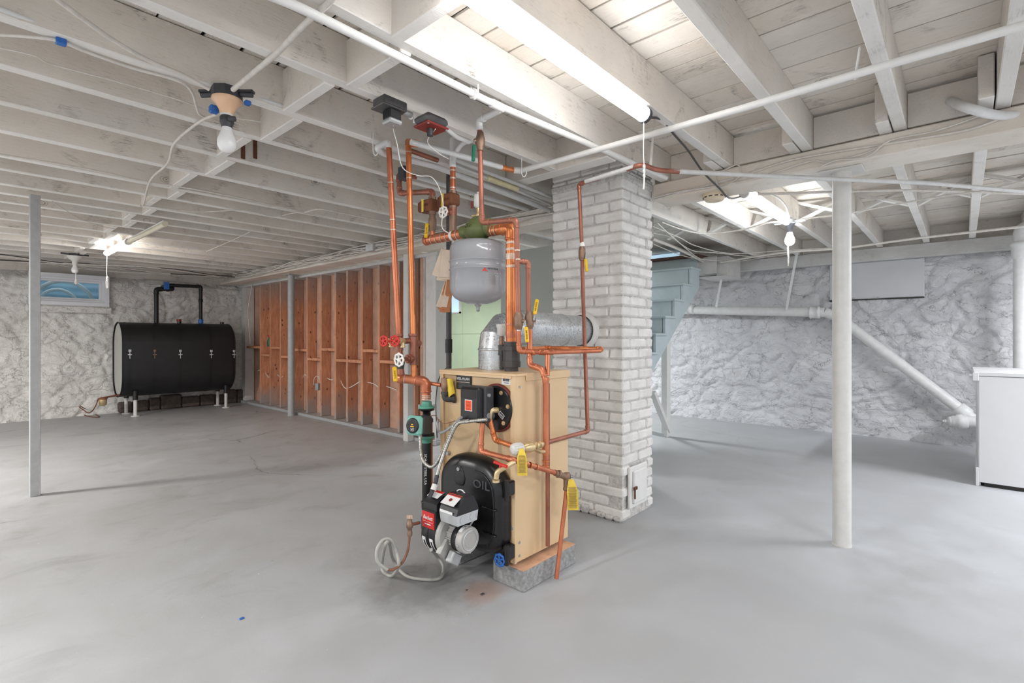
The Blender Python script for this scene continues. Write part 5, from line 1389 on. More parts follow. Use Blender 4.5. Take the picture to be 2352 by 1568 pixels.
tm = Fm @ Matrix.Translation((-.020, 0, .1308)) ; tm = Matrix((( -tm.col[1][0]*-1, tm.col[0][0], tm.col[2][0], tm.col[3][0]), (tm.col[1][1], tm.col[0][1], tm.col[2][1], tm.col[3][1]), (tm.col[1][2], tm.col[0][2], tm.col[2][2], tm.col[3][2]), (0, 0, 0, 1)))
tm = face(Fm @ V((-.020, 0, .1308)), V((dm.y, -dm.x, 0)) * (1 if V((dm.y, -dm.x, 0)).dot(RT) > 0 else -1), (0, 0, 1))
text('pump_letter', 'VS', tm, .020, M['ltext'], pf, shear=.3)
# black steel return leg with white lettering
t = pipe('steel_pipe', 'black steel pipe with white stencilled lettering below the circulator', [pc(1012), D(980, 1172, tl), V((BX0 + .02, D(980, 1172, tl).y - .02, D(980, 1172, tl).z))], .0235, M['blackpipe'], .04)
ang = math.atan2(-.666, -.746)
tx = face(D(979, 1075, tl) - FW * .0242, (0, 0, -1), RT)
text('stencil', 'SCH 40 STEEL USA', tx, .017, M['ltext'], t, ext=.0004, space=1.15)
t = pipe('steel_pipe', 'slim copper tube behind the black steel leg', [D(990, 965, tl + .06), D(990, 1165, tl + .06)], .009, M['copper'])
# relief valve with yellow label at left corner of the front
t = pipe('copper_pipe', 'thin copper stub from the manifold to the relief valve with the yellow label', [D(988, 880, tl + .02), D(1012, 884, tl)], .010, M['copper'])
q = D(1022, 886, tl - .05)
t = thing('relief_valve', 'bronze relief valve and iron elbow with curled yellow label at the front left corner', 'valve', q)
part('body', MB().lathe([(.019, .04), (.019, .012), (.020, .008), (.020, -.012), (.016, -.018), (.017, -.03), (.016, -.035)], frame(q, (0, 0, 1)), 16), M['bronze'], t)
part('iron_elbow', MB().tube(fillet([q + V((0, 0, -.03)), q + V((0, 0, -.065)), q + V((0, 0, -.066)) + RT * .05], .035), .017, 14).lathe([(.021, -.006), (.021, .006)], frame(q + V((0, 0, -.036)), (0, 0, 1)), 14).lathe([(.021, -.008), (.021, .004)], frame(q + V((0, 0, -.066)) + RT * .048, RT), 14), M['darkpipe'], t, 'dark iron elbow')
vs = []; fs = []; n = 8
for i in range(n + 1):
    a = i / n
    for j in range(5):
        b = j / 4; vs.append(q + RT * (.008 + .032 * b + .012 * a) + V((0, 0, .040 - .095 * a * (1 - .25 * b) - .012 * (1 - math.sin(PI * (.2 + .6 * b))))) - FW * (.01 + .02 * math.sin(PI * b) * (1 - a * .4)))
for i in range(n):
    for j in range(4): k = i * 5 + j; fs.append((k, k + 1, k + 6, k + 5))
part('curled_label', MB().add(vs, fs, True), M['tagy'], t, 'curled yellow paper label')

# flexible metal conduits from the control box
def conduit(name, label, pts, r, m=None, seg=9, ribs=True):
    sp = smooth_path(pts, seg); dense = []
    for a, b in zip(sp[:-1], sp[1:]):
        k = max(1, int((b - a).length / .0035))
        for i in range(k): dense.append(lerp(a, b, i / k))
    dense.append(sp[-1])
    rad = [r * (1.0 if (i % 3) else .84) for i in range(len(dense))] if ribs else r
    return tag(MB().tube(dense, rad, 9).build(name, m or M['flex']), label, 'conduit')
tq = 2.30
conduit('flexible_conduit', 'ribbed metal conduit looping from the pump down and up to the control box', [D(966, 992, 2.50), D(966, 1030, 2.48), D(972, 1058, 2.46), D(990, 1072, 2.44), D(1005, 1060, 2.42), D(1020, 1030, 2.40), D(1037, 990, 2.36), D(1048, 970, 2.34), D(1075, 966, 2.27)], .0085)
conduit('flexible_conduit', 'ribbed metal conduit running from the control box to the burner', [D(1118, 963, 2.22), D(1075, 968, 2.27), D(1050, 975, 2.31), D(1030, 1015, 2.33), D(1013, 1060, 2.32), D(1003, 1095, 2.30)], .0085)
conduit('conduit_sleeve', 'dark ribbed sleeve with white collar where the conduit enters the burner', [D(1004, 1092, 2.30), D(998, 1115, 2.27), D(985, 1145, 2.22)], .0105, M['dgrey'])
tag(MB().cyl(D(1000, 1112, 2.26), D(995, 1125, 2.25), .014, n=12).build('conduit_collar', M['socketw']), 'white collar on the dark sleeve above the burner', 'fitting')
conduit('flexible_conduit', 'smooth grey cable loop in front of the boiler corner', [D(1060, 958, 2.30), D(1030, 985, 2.40), D(1010, 993, 2.48), D(1004, 975, 2.52), D(1007, 962, 2.52)], .0068, M['steel'], ribs=False)
tag(MB().tube(smooth_path([D(988, 955, 2.55), D(1000, 954, 2.52), D(1010, 968, 2.46), D(1025, 972, 2.40), D(1045, 966, 2.35)]), .002, 6).build('control_wire', M['hosebr']), 'thin brown wire twisted towards the control box', 'cable')
tag(MB().tube(smooth_path([D(1032, 838, 3.0), D(1022, 848, 2.75), D(1008, 870, 2.66), D(1003, 900, 2.66), D(1001, 930, 2.66), D(1004, 1005, 2.66)]), .0025, 6).build('control_wire', M['cabled']), 'thin black wire hanging off the back left boiler corner', 'cable')

# flue
t = thing('flue_pipe', 'galvanised flue pipe with elbow from the boiler top into the chimney', 'flue', (1.93, 1.83, .965))
FX, FY, FZ, FRd = 1.935, 1.835, 1.175, .098
part('riser_section', MB().cyl((FX, FY, .965), (FX, FY, 1.075), FRd, n=40).lathe([(FRd + .003, 0), (FRd + .003, .006)], frame((FX, FY, .967), (0, 0, 1)), 40).lathe([(FRd + .001, 1.062), (FRd + .005, 1.068), (FRd + .001, 1.074)], frame((FX, FY, 0), (0, 0, 1)), 40, cap=False), M['flue'], t)
cpts = []
mb = MB()
c0 = V((FX, FY, 1.07)); c2 = V((FX + .17, FY, FZ + .012))
gore = [(c0, V((0, 0, 1))), (V((FX + .010, FY, 1.125)), V((math.sin(.38), 0, math.cos(.38)))), (V((FX + .062, FY, 1.168)), V((math.sin(1.1), 0, math.cos(1.1)))), (c2, V((1, 0, 0)))]
n = 40; vs = []; fs = []
for c, d in gore:
    F_ = frame(c, d, (0, 1, 0))
    for k in range(n):
        a = 2 * PI * k / n; vs.append(F_ @ V((FRd * math.cos(a), FRd * math.sin(a), 0)))
for i in range(3):
    for k in range(n): k2 = (k + 1) % n; fs.append((i*n+k, i*n+k2, (i+1)*n+k2, (i+1)*n+k))
for i in range(3):   # flat-shaded gores keep their creases
    part('elbow_gore', MB().add(vs[i*n:(i+2)*n], [(k, (k+1) % n, n + (k+1) % n, n + k) for k in range(n)], True), M['flue'], t)
part('horizontal_section', MB().cyl(c2, (2.50, FY, FZ), FRd, n=40).lathe([(FRd + .0005, -.005), (FRd + .003, 0), (FRd + .0005, .005)], frame((2.49, FY, FZ), (1, 0, 0)), 40, cap=False).box((c2.x, FY - FRd - .0008, FZ - .002), (2.49, FY - FRd + .004, FZ + .002)), M['flue'], t)
part('horizontal_section', MB().cyl((2.495, FY, FZ), (CX0 - .005, FY, FZ), FRd - .003, n=40), M['flue'], t)

# dark stand pipe from ceiling to floor left of the tank, with paper bundles
sp = P(1031, 838, 'y', 2.42)
sp = D(1031, 838, 3.05)
t = thing('stand_pipe', 'dark steel pipe behind the expansion tank rising to the ceiling', 'pipe', (sp.x, sp.y, 0))
part('pipe_run', MB().cyl((sp.x, sp.y, 0.0), (sp.x, sp.y, 2.12), .0165, n=14), M['darkpipe'], t)
part('coupling', MB().cyl((sp.x, sp.y, D(0, 810, 3.05).z), (sp.x, sp.y, D(0, 790, 3.05).z + .03), .021, n=14), M['blackpipe'], t)
def sheets(name, label, pts, w, m, n, seed):
    rr = random.Random(seed); t = thing(name, label, 'papers', Vector(pts[-1]))
    for k in range(n):
        a = Vector(pts[0]); b = Vector(pts[1]); sway = rr.uniform(-.06, .03) * (k / n + .4); dx = (k - n / 2) * .010
        Mx = None; top = a + RT * dx * .3 - FW * .004 * k; bot = b + RT * (dx + sway) - FW * .008 * k
        d = bot - top; F_ = frame(top, d, RT)
        part('sheet', MB().cbox((-w * .35, -.0008, 0), (w * .35, .0008, d.length * rr.uniform(.85, 1)), .0004, F_), m if k % 2 else M['paperold'], t)
    return t
sheets('paper_bundle', 'cream envelope papers clipped to the dark pipe, upper bundle', [D(1026, 574, 2.95), D(1018, 645, 2.95)], .085, M['paperold'], 4, 2)
tb = thing('paper_bundle', 'brown tags fanned out below the cream papers', 'papers', D(1020, 720, 2.93))
for k in range(6):
    top = D(1031, 640, 3.045) + RT * .003 * k; bot = D(1008 + k * 4, 705 + (k % 3) * 6, 2.96); d = bot - top
    part('sheet', MB().cbox((-.018, -.001, 0), (.018, .001, d.length), .0006, frame(top - FW * .004 * k, d, RT)), M['paperbr'] if k % 3 else M['paperold'], tb)

# ================================================================== oil storage tank at the far left
TY0, TY1 = 8.45, 9.12; TX0, TX1 = 1.60, 3.22; TZ0, TZ1 = .29, 1.375
p0 = P(310, 947, 'z', 0); p1 = P(520, 932, 'z', 0)
ty = (p0.y + p1.y) / 2 + .30
k_ = 1.0
TYC = 9.06; hwid = .30
def sx(u, yy): return P(u, 800, 'y', yy).x
t = thing('oil_tank', 'big black obround oil tank on short pipe legs against the stone wall', 'tank', (2.4, TYC, 0))
fy = TYC - hwid
TX0 = sx(281, fy); TX1 = sx(547, fy) - .02; ztop = P(400, 742, 'y', TYC).z; zbot = P(400, 905, 'y', TYC - hwid * .6).z
def obround(ins=0.0, n=12):
    r = hwid - ins; pts = []
    for i in range(n + 1):
        a = PI * i / n; pts.append((r * math.cos(a), ztop - hwid + r * math.sin(a)))
    for i in range(n + 1):
        a = PI + PI * i / n; pts.append((r * math.cos(a), zbot + hwid + r * math.sin(a)))
    return pts
Mt = lambda x: Matrix(((0, 0, 1, x), (1, 0, 0, TYC), (0, 1, 0, 0), (0, 0, 0, 1)))
def shell(x0, x1, ins=0.0):
    poly = obround(ins); n = len(poly); A = Mt(x0); L = x1 - x0
    vs = [A @ V((a, b, 0)) for a, b in poly] + [A @ V((a, b, L)) for a, b in poly]
    return MB().add(vs, [(i, (i+1) % n, n + (i+1) % n, n + i) for i in range(n)], True)
sh = shell(TX0, TX1 - .03)
A = Mt(TX1 - .03); B = Mt(TX1); po = obround(); pi = obround(.05); n = len(po)
vs = [A @ V((a, b, 0)) for a, b in po] + [B @ V((a, b, 0)) for a, b in pi]
sh.add(vs, [(i, (i+1) % n, n + (i+1) % n, n + i) for i in range(n)], True); sh.add(vs[n:], [tuple(range(n))], False)
part('shell', sh, M['oiltank'], t)
e = MB(); A = Mt(TX0 + .012); e.add([A @ V((a, b, 0)) for a, b in obround(.012)], [tuple(reversed(range(n)))], False); part('end_plate', e, M['tankend'], t, 'pale grey end plate')
rim = MB().tube([Mt(TX0) @ V((a, b, 0)) for a, b in obround(-.002)], .006, 6, closed=True); part('rim', rim, M['oiltank'], t)
for u in (298, 355, 414, 485, 537):
    x = sx(u, fy)
    pts = [(a, b) for a, b in obround(-.003)]
    mb = MB(); A = Mt(x - .014); q = obround(-.0035); L = .028
    vs = [A @ V((a, b, 0)) for a, b in q] + [A @ V((a, b, L)) for a, b in q]; mb.add(vs, [(i, (i+1) % n, n + (i+1) % n, n + i) for i in range(n)], True)
    s_ = part('strap', mb, M['cast'], t)
    zc = P(u, 812, 'y', fy).z
    m2 = MB().cbox((x - .016, fy - .022, zc + .025), (x + .016, fy - .004, zc + .06), .003).cbox((x - .024, fy - .02, zc - .02), (x + .024, fy - .006, zc - .006), .002).cyl((x, fy - .014, zc - .07), (x, fy - .014, zc + .05), .005, n=8)
    m2.build('buckle', M['galv'] if u != 355 else M['bronze'], s_)
for u, vv, yy in ((311, 948, TYC - .2), (519, 932, TYC - .2), (290, 940, TYC + .2), (500, 926, TYC + .2)):
    x = P(u, vv, 'y', yy).x
    l = part('leg', MB().cyl((x, yy, .01), (x, yy, zbot + .06), .023, n=14), M['socketw'], t, 'white pipe leg')
    MB().cyl((x, yy, 0), (x, yy, .012), .055, n=16).build('foot', M['socketw'], l); MB().cyl((x, yy, zbot - .04), (x, yy, zbot + .09), .032, n=14).build('leg_socket', M['cast'], l)
mb = MB(); 
for u in (412, 510): x = sx(u, TYC); mb.cyl((x, TYC, ztop - .005), (x, TYC, ztop + .03), .028, n=12)
part('bung', mb, M['cast'], t)
c = V((sx(411, TYC), TYC, ztop + .03)); part('gauge_cap', MB().cyl(c, c + V((0, 0, .035)), .032, n=12), M['dred'], t, 'dark red gauge cap')
yv = TYC
r1 = [V((sx(359, yv), yv, ztop)), V((sx(359, yv), yv, P(359, 664, 'y', yv).z)), V((sx(396, yv), yv, P(396, 663, 'y', yv).z)), V((sx(396, yv) + .02, yv + .35, P(396, 662, 'y', yv).z))]
pipe('fill_pipe', 'black iron fill pipe bending from the tank top into the stone wall', r1, .030, M['blackpipe'], .06)
r2 = [V((sx(461, yv), yv, ztop)), V((sx(461, yv), yv, P(461, 658, 'y', yv).z)), V((sx(390, yv), yv, P(392, 655, 'y', yv).z)), V((sx(388, yv), yv + .35, P(392, 655, 'y', yv).z))]
tv = pipe('vent_pipe', 'black iron vent pipe at right of the tank top with blue tape collar', r2, .026, M['blackpipe'], .05, collars=((V((sx(461, yv), yv, P(461, 690, 'y', yv).z)), (0, 0, 1), .05),))
part('blue_collar', MB().cyl((sx(461, yv), yv, ztop + .002), (sx(461, yv), yv, ztop + .07), .036, n=14), M['blue'], tv, 'blue tape collar')
q = P(383, 657, 'y', yv - .05); tag(MB().cbox((q.x - .035, q.y, q.z - .05), (q.x + .035, q.y + .01, q.z + .06), .003, ).build('blue_tape', M['blue']), 'blue tape flag on the bent black pipe above the tank', 'tape')
# filter at the lower left
q = P(236, 920, 'y', 8.95)
t = thing('oil_filter', 'rusty brass oil filter cup low on the wall left of the tank', 'filter', q)
part('cup', MB().lathe([(.02, -.07), (.042, -.06), (.048, 0), (.048, .02)], frame(q, (0, 0, 1)), 16), M['brass'], t)
part('lid', MB().lathe([(.055, .02), (.055, .035), (.02, .05)], frame(q, (0, 0, 1)), 16).tube([q + V((0, 0, .04)), V((TX0 + .06, 8.98, q.z + .07)), V((TX0 + .2, 8.98, q.z + .10))], .012, 8), M['rust'], t)
tag(MB().tube(smooth_path([q + V((-.05, 0, .03)), P(218, 935, 'y', 8.9), P(205, 948, 'y', 8.8), P(190, 940, 'y', 8.85), P(182, 934, 'y', 8.9)]), .007, 6).tube(smooth_path([P(182, 945, 'z', .02), P(200, 955, 'z', .01), P(228, 957, 'z', .008), P(205, 944, 'z', .02), P(184, 932, 'y', 8.9)]), .006, 6).build('oil_line', M['rust']), 'tangled rusty oil line lying by the wall left of the tank', 'pipe')
rr = random.Random(4); x = 1.7
while x < 3.35:
    w_ = rr.uniform(.14, .30); part('footing_stone', MB().cbox((x, 9.36, 0), (x + w_ - .008, 9.5, rr.uniform(.15, .24)), .02), M['stonebr'], wl); x += w_

# ================================================================== drain pipes on the right wall
XW = 6.92
a0 = P(1583, 710, 'x', XW); a1 = P(1895, 717, 'x', XW); a2 = P(1925, 728, 'x', XW); a3 = P(2212, 945, 'x', XW)
z_ = a1.z
a0 = V((XW, a0.y, a0.z)); 
t = thing('drain_stack', 'thick white cast drain pipe running level then sloping down along the right stone wall', 'pipe', (XW, (a0.y + a3.y) / 2, a3.z))
part('level_run', MB().cyl(a0 + V((0, .35, .01)), a1, .058, n=22), M['whitepipe'], t)
mb = MB()
for q, d, L in ((a0 + V((0, -.03, 0)), (0, 1, 0), .10), (a1 + V((0, .10, 0)), (0, 1, 0), .11)):
    F_ = frame(q, d); mb.lathe([(.058, -L/2), (.073, -L/2 + .01), (.073, -L/2 + .03), (.068, -L/2 + .035), (.068, L/2 - .01), (.074, L/2 - .008), (.074, L/2), (.058, L/2)], F_, 24)
part('hub', mb, M['whitepipe'], t)
part('sloped_run', MB().tube(fillet([a1, a2, a3], .12, 8), .055, 20), M['whitepipe'], t)
d = (a3 - a2).normalized(); part('sloped_hub', MB().lathe([(.058, -.06), (.07, -.05), (.07, .03), (.064, .05)], frame(a3, d), 22), M['whitepipe'], t)
w0 = P(2196, 968, 'x', XW - .12); w1 = P(2250, 962, 'x', XW - .05)
t = thing('cleanout_fitting', 'white cleanout plug and wye at the low end of the sloping drain', 'fitting', w0)
dd = (V((XW - .05, w1.y - .35, w1.z)) - w0).normalized()
part('wye', MB().cyl(w0 + dd * .05, w0 + dd * .9, .056, n=20).cyl(a3, a3 + V((0, -.12, -.12)), .056, n=20), M['whitepipe'], t)
part('hub', MB().lathe([(.05, -.06), (.06, -.05), (.06, -.02), (.074, -.01), (.074, .03), (.068, .035), (.072, .06), (.056, .07)], frame(w0 + dd * .02, dd), 22), M['whitepipe'], t)
part('plug', MB().lathe([(.02, -.03), (.02, -.005), (.045, 0), (.052, .015), (.052, .03)], frame(w0 - dd * .06, dd), 18).cbox((-.012, -.012, -.045), (.012, .012, -.02), .003, frame(w0 - dd * .06, dd)), M['whitepipe'], t)
v1 = P(2345, 700, 'x', 6.75)
t = thing('drain_stack', 'vertical white cast pipe at the far right edge, rising behind the cabinet', 'pipe', (6.75, v1.y, 0))
part('pipe_run', MB().cyl((6.75, v1.y, 0), (6.75, v1.y, P(2345, 575, 'x', 6.75).z), .055, n=20), M['whitepipe'], t)
zc = P(2345, 560, 'x', 6.75).z
part('hub', MB().lathe([(.056, -.14), (.068, -.12), (.068, -.03), (.078, -.02), (.078, .015), (.06, .02)], frame((6.75, v1.y, zc), (0, 0, 1)), 22), M['whitepipe'], t)
part('bend', MB().tube(fillet([V((6.75, v1.y, zc)), V((6.75, v1.y, zc + .16)), V((6.75, v1.y - .3, zc + .17))], .12, 8), .056, 18), M['whitepipe'], t)
# pipe hanger straps
for (ua, va, ub, vb, lab) in ((1666, 618, 1645, 705, 'flat white hanger strap to the drain pipe, left of the pair'), (1832, 585, 1806, 712, 'flat white hanger strap to the drain pipe, right of the pair')):
    a = P(ua, va, 'x', 6.6); a.z = 2.15; b = P(ub, vb, 'x', XW - .062); d = b - a
    tag(MB().cbox((-.014, -.003, 0), (.014, .003, d.length), .001, frame(a, d, (0, 1, 0))).build('hanger_strap', M['whitepipe']), lab, 'strap')

# base cabinet at the right edge
cx, cy1 = 5.235, -.095
t = thing('base_cabinet', 'white wooden base cabinet cut off by the right edge of the picture', 'cabinet', (cx + .3, -.5, 0))
part('side_panel', MB().cbox((cx, -.72, .03), (cx + .018, cy1, .835), .002), M['cabinet'], t)
part('body', MB().box((cx + .02, -.70, .06), (cx + .85, cy1 - .02, .83)), M['cabinet'], t)
part('door', MB().cbox((cx + .01, cy1 - .018, .10), (cx + .42, cy1 + .004, .80), .003), M['cabinet'], t)
part('door', MB().cbox((cx + .43, cy1 - .018, .10), (cx + .85, cy1 + .004, .80), .003), M['cabinet'], t)
part('countertop', MB().cbox((cx - .004, -.74, .838), (cx + .88, cy1 + .03, .868), .004), M['cabinet'], t)
part('edge_block', MB().cbox((cx - .006, cy1 - .0, .80), (cx + .03, cy1 + .035, .862), .003).cbox((cx, cy1 + .03, .835), (cx + .02, cy1 + .055, .850), .002), M['cabinet'], t)
part('toe_board', MB().cbox((cx - .002, cy1, .0), (cx + .02, cy1 + .018, .14), .002).box((cx + .02, cy1 - .01, 0), (cx + .8, cy1 + .012, .13)), M['cabinet'], t)
part('dark_gap', MB().box((cx + .012, -.71, .0), (cx + .80, cy1 - .03, .03)).box((cx + .003, -.72, .833), (cx + .8, cy1 - .01, .839)), M['dark'], t)

# spray bottle on a fire block
q = P(620, 793, 'x', 3.50); y = q.y
t = thing('spray_bottle', 'small clear-green spray bottle with red trigger on a stud wall block', 'bottle', (3.50, 8.44, .986))
c = V((3.50, 8.44, .986))
part('body', MB().lathe([(.030, 0), (.034, .01), (.034, .09), (.018, .13), (.012, .15)], frame(c, (0, 0, 1)), 16), M['dgreen'], t)
part('trigger', MB().cbox(c + V((-.012, -.035, .15)), c + V((.012, .02, .18)), .004).cbox(c + V((-.006, -.03, .12)), c + V((.006, -.02, .15)), .002), M['red'], t)
# outlet boxes on studs
q = P(725, 888, 'x', 3.46); tag(MB().cbox((3.462, q.y - .05, q.z - .05), (3.52, q.y + .03, q.z + .05), .004).build('outlet_box', M['steel']), 'grey metal outlet box low on the open stud wall', 'box')
q = P(853, 552, 'x', 3.05); tag(MB().cbox((3.02, q.y - .07, 2.06), (3.11, q.y + .07, 2.135), .005).build('junction_box', M['galv']), 'galvanised junction box on the beam above the stud wall', 'box')

# ================================================================== ceiling pipes, conduits, boxes
def run(name, label, pts, r, m='whitepipe', cat='pipe', group=None, sub=0, n=10):
    pts = [Vector(p) for p in pts]
    if sub: pts = smooth_path(pts, sub)
    return tag(MB().tube(pts, r, n).build(name, M[m]), label, cat, group)
t = pipe('overhead_pipe', 'long white overhead pipe passing under the joists from top left to the chimney', [P(560, -36, 'z', 2.12), P(700, 22, 'z', 2.12), P(1120, 232, 'z', 2.12), P(1366, 336, 'z', 2.115), P(1530, 408, 'z', 2.11)], .0145, M['white'], elbows=False)
part('coupling', MB().cyl(P(1128, 236, 'z', 2.12), P(1155, 249, 'z', 2.12), .0185, n=14).cyl(P(1085, 214, 'z', 2.12), P(1091, 217, 'z', 2.12), .021, n=14), M['white'], t)
q = P(1090, 216, 'z', 2.12); tag(MB().tube([q + V((0, 0, -.021)), q + V((.0, .021, 0)), q + V((0, .02, .05))], .004, 6).tube([q + V((0, 0, -.021)), q + V((.0, -.021, 0)), q + V((0, -.02, .05))], .004, 6).build('pipe_hook', M['white']), 'small white pipe hook on the long overhead pipe', 'hook')
t = pipe('overhead_pipe', 'long white pipe crossing under the joists from the chimney to the top right corner', [P(1197, 392, 'z', 2.09), P(1400, 336, 'z', 2.085), P(1700, 250, 'z', 2.08), P(2000, 160, 'z', 2.08), P(2352, 58, 'z', 2.08), P(2600, -15, 'z', 2.08)], .0145, M['white'], elbows=False)
part('copper_end', MB().cyl(P(1150, 384, 'z', 2.09), P(1180, 391, 'z', 2.09), .0155, n=14), M['copper2'], t, 'bare copper end')
part('soldered_joint', MB().cyl(P(1180, 391, 'z', 2.09), P(1200, 392, 'z', 2.09), .018, n=14), M['socketw'], t)
run('overhead_pipe', 'white pipe running from the bright orange riser to the copper end', [P(944, 326, 'z', 2.09), P(1152, 384, 'z', 2.09)], .0145)
pA = lbb(332)
tag(MB().tube([pA, pA + V((0, 0, .012)), P(958, 330, 'z', 2.10)], .019, 12).build('elbow_fitting', M['copper2']), 'orange copper elbow at the top of the second riser', 'fitting')
run('overhead_pipe', 'white pipe with elbow from the leftmost riser, under the joists to the chimney', fillet([la(340), la(338) + V((0, 0, .03)), P(863, 340, 'z', 2.10), P(880, 352, 'z', 2.09), P(1000, 382, 'z', 2.09), P(1262, 483, 'z', 2.09)], .03), .0165)
run('overhead_pipe', 'grey pipe just left of the insulated length', [P(960, 330, 'z', 2.135), P(1040, 365, 'z', 2.13), P(1265, 452, 'z', 2.13)], .011, 'greypipe')
run('overhead_pipe', 'brown-streaked pipe close under the joists behind the risers', [P(940, 345, 'z', 2.12), P(1005, 368, 'z', 2.12)], .013, 'copper3')
run('pipe_insulation', 'yellowed insulation sleeve on the pipe left of the chimney top', [P(1118, 408, 'z', 2.12), P(1188, 434, 'z', 2.12)], .018, 'insul', 'insulation')
run('overhead_pipe', 'thin white pipe bundle line ending at the chimney left face', [P(1045, 380, 'z', 2.12), P(1118, 408, 'z', 2.12), P(1264, 470, 'z', 2.12)], .010, 'greypipe')
# hooks
def jhook(name, label, u, v, zt, L=.10):
    p = P(u, v, 'z', zt)
    tag(MB().tube(fillet([p + V((0, 0, L)), p + V((0, 0, 0)) , p + RT * .012 + V((0, 0, -.02)), p + RT * .028 + V((0, 0, 0)), p + RT * .028 + V((0, 0, .04))], .012), .003, 6).build(name, M['white']), label, 'hook')
jhook('pipe_hook', 'white wire hook holding the crossing pipe by the chimney header', 1198, 400, 2.06)
jhook('pipe_hook', 'white wire hook on the leftmost riser elbow', 857, 350, 2.08)
tag(MB().cyl(P(1975, 108, 'z', 2.18), P(1963, 183, 'z', 2.065), .004, n=8).build('nail_hook', M['white']), 'thin white wire hook against the crossing pipe, upper right', 'hook')
# perforated strap holding the bend near the chimney
a = P(1503, 275, 'z', 2.33); b = P(1494, 383, 'z', 1.98)
tag(MB().cbox((-.006, -.0015, 0), (.006, .0015, (b - a).length), .0005, frame(a, b - a, RT)).build('hanger_strap', M['white']), 'white perforated strap holding the pipe bend at the chimney corner', 'strap')
# white bent pipe entering the blocking, upper right
run('drain_pipe', 'white pipe curving out of the hole in the blocking at upper right', [P(2183, 232, 'x', 3.13), P(2230, 250, 'z', 2.125) , P(2290, 264, 'z', 2.11), P(2352, 262, 'z', 2.11), P(2480, 235, 'z', 2.11)], .020, 'whitepipe', sub=6, n=14)
q = P(2285, 230, 'x', 3.0); 
rb2 = thing('rubble', 'grey crumbs packed beside the joist at upper right', 'rubble', (3.2, q.y, 2.146)); rr = random.Random(9); mb = MB()
for k in range(40):
    c = V((3.16 + rr.uniform(0, .1), q.y + rr.uniform(-.05, .05), 2.15 + rr.uniform(0, .06))); s_ = rr.uniform(.006, .016); mb.cbox((-s_, -s_, -s_), (s_, s_, s_), s_ * .4, Matrix.Translation(c) @ Matrix.Rotation(rr.uniform(0, 3), 4, (1, .4, .2)))
o = part('crumbs', mb, M['crumb'], rb2); o['kind'] = 'stuff'

# transformer box and red relay box
q = P(888, 262, 'z', 2.12); q = D(888, 262, 2.30); q.z = 2.095
J3 = 1.87
t = thing('relay_transformer', 'dusty grey junction box with black transformer below, beside the joist', 'box', q)
bxp = P(893, 258, 'z', 2.10)
cx_, cy_ = bxp.x, 1.83
part('box', MB().cbox((cx_ - .070, cy_ - .055, 2.098), (cx_ + .050, cy_ + .03, 2.138), .006), M['boxm'], t)
part('box_cover', MB().cbox((cx_ - .078, cy_ - .062, 2.092), (cx_ + .042, cy_ + .034, 2.099), .003), M['boxm'], t)
tr = part('transformer', MB().cbox((cx_ - .036, cy_ - .05, 2.052), (cx_ + .022, cy_ + .008, 2.093), .004), M['blackpl'], t)
MB().cbox((cx_ - .039, cy_ - .053, 2.034), (cx_ + .025, cy_ + .011, 2.054), .006).build('transformer_cap', M['steel'], tr)
part('connector', MB().cyl((cx_ + .055, cy_ - .01, 2.115), (cx_ + .10, cy_ - .01, 2.115), .014, n=12), M['steel'], t)
conduit('flexible_conduit', 'short white flexible conduit arching between the dark box and the red box', [V((cx_ + .10, cy_ - .01, 2.105)), D(940, 240, 2.36), D(955, 258, 2.38), D(953, 283, 2.40)], .012, M['white'])
t = thing('relay_box', 'dark octagonal box with red cover plate hanging below the joist', 'box', P(990, 290, 'z', 2.06))
c = P(990, 293, 'z', 2.075)
part('box', MB().cbox((c.x - .066, c.y - .058, 2.078), (c.x + .066, c.y + .055, 2.12), .022), M['boxm'], t)
part('red_cover', MB().cbox((c.x - .062, c.y - .054, 2.068), (c.x + .062, c.y + .050, 2.078), .004), M['dred'], t, 'dark red cover plate')
part('knob', MB().cyl((c.x - .005, c.y, 2.036), (c.x - .005, c.y, 2.07), .014, n=12), M['dgrey'], t)
part('cover_screw', MB().cyl((c.x - .052, c.y - .045, 2.064), (c.x - .052, c.y - .045, 2.069), .005, n=8).cyl((c.x + .052, c.y - .045, 2.064), (c.x + .052, c.y - .045, 2.069), .005, n=8), M['steel'], t)
run('conduit', 'white conduit from the red box along the joist to the green-handled valve', [V((c.x + .08, c.y, 2.10)), P(1050, 315, 'z', 2.10), P(1078, 326, 'z', 2.10)], .011)
run('low_voltage_wire', 'thin white wire from the transformer down past the risers to the flow valves', [V((cx_, cy_ - .02, 2.034)), D(904, 300, 2.32), D(912, 330, 2.36), D(925, 385, 2.42), D(960, 403, 2.50), D(990, 406, 2.58), D(1008, 430, 2.6), D(1018, 470, 2.62), D(1015, 520, 2.6), D(1030, 535, 2.6)], .0022, 'cord', 'cable', sub=6, n=6)
run('low_voltage_wire', 'thin white wire from the red box down to the white riser top', [V((c.x, c.y - .03, 2.06)), D(982, 325, 2.45), D(1005, 350, 2.5), D(1030, 365, 2.6)], .0022, 'cord', 'cable', sub=6, n=6)
tag(MB().cbox(P(930, 398, 'z', 2.11) - V((.03, .03, .04)), P(930, 398, 'z', 2.11) + V((.03, .03, .036)), .004).build('junction_box', M['dgrey']), 'small dark box behind the leftmost copper riser', 'box')
# nail plates on the joist
for u, lab in ((558, 'rusty nail plate on the joist right of the bulb, left one'), (586, 'rusty nail plate on the joist right of the bulb, right one')):
    yj = 3.12 - .027
    q = P(u, 345, 'y', yj); tag(MB().cbox((q.x - .011, yj - .004, q.z - .05), (q.x + .011, yj, q.z + .06), .001).build('nail_plate', M['rustplate']), lab, 'plate')

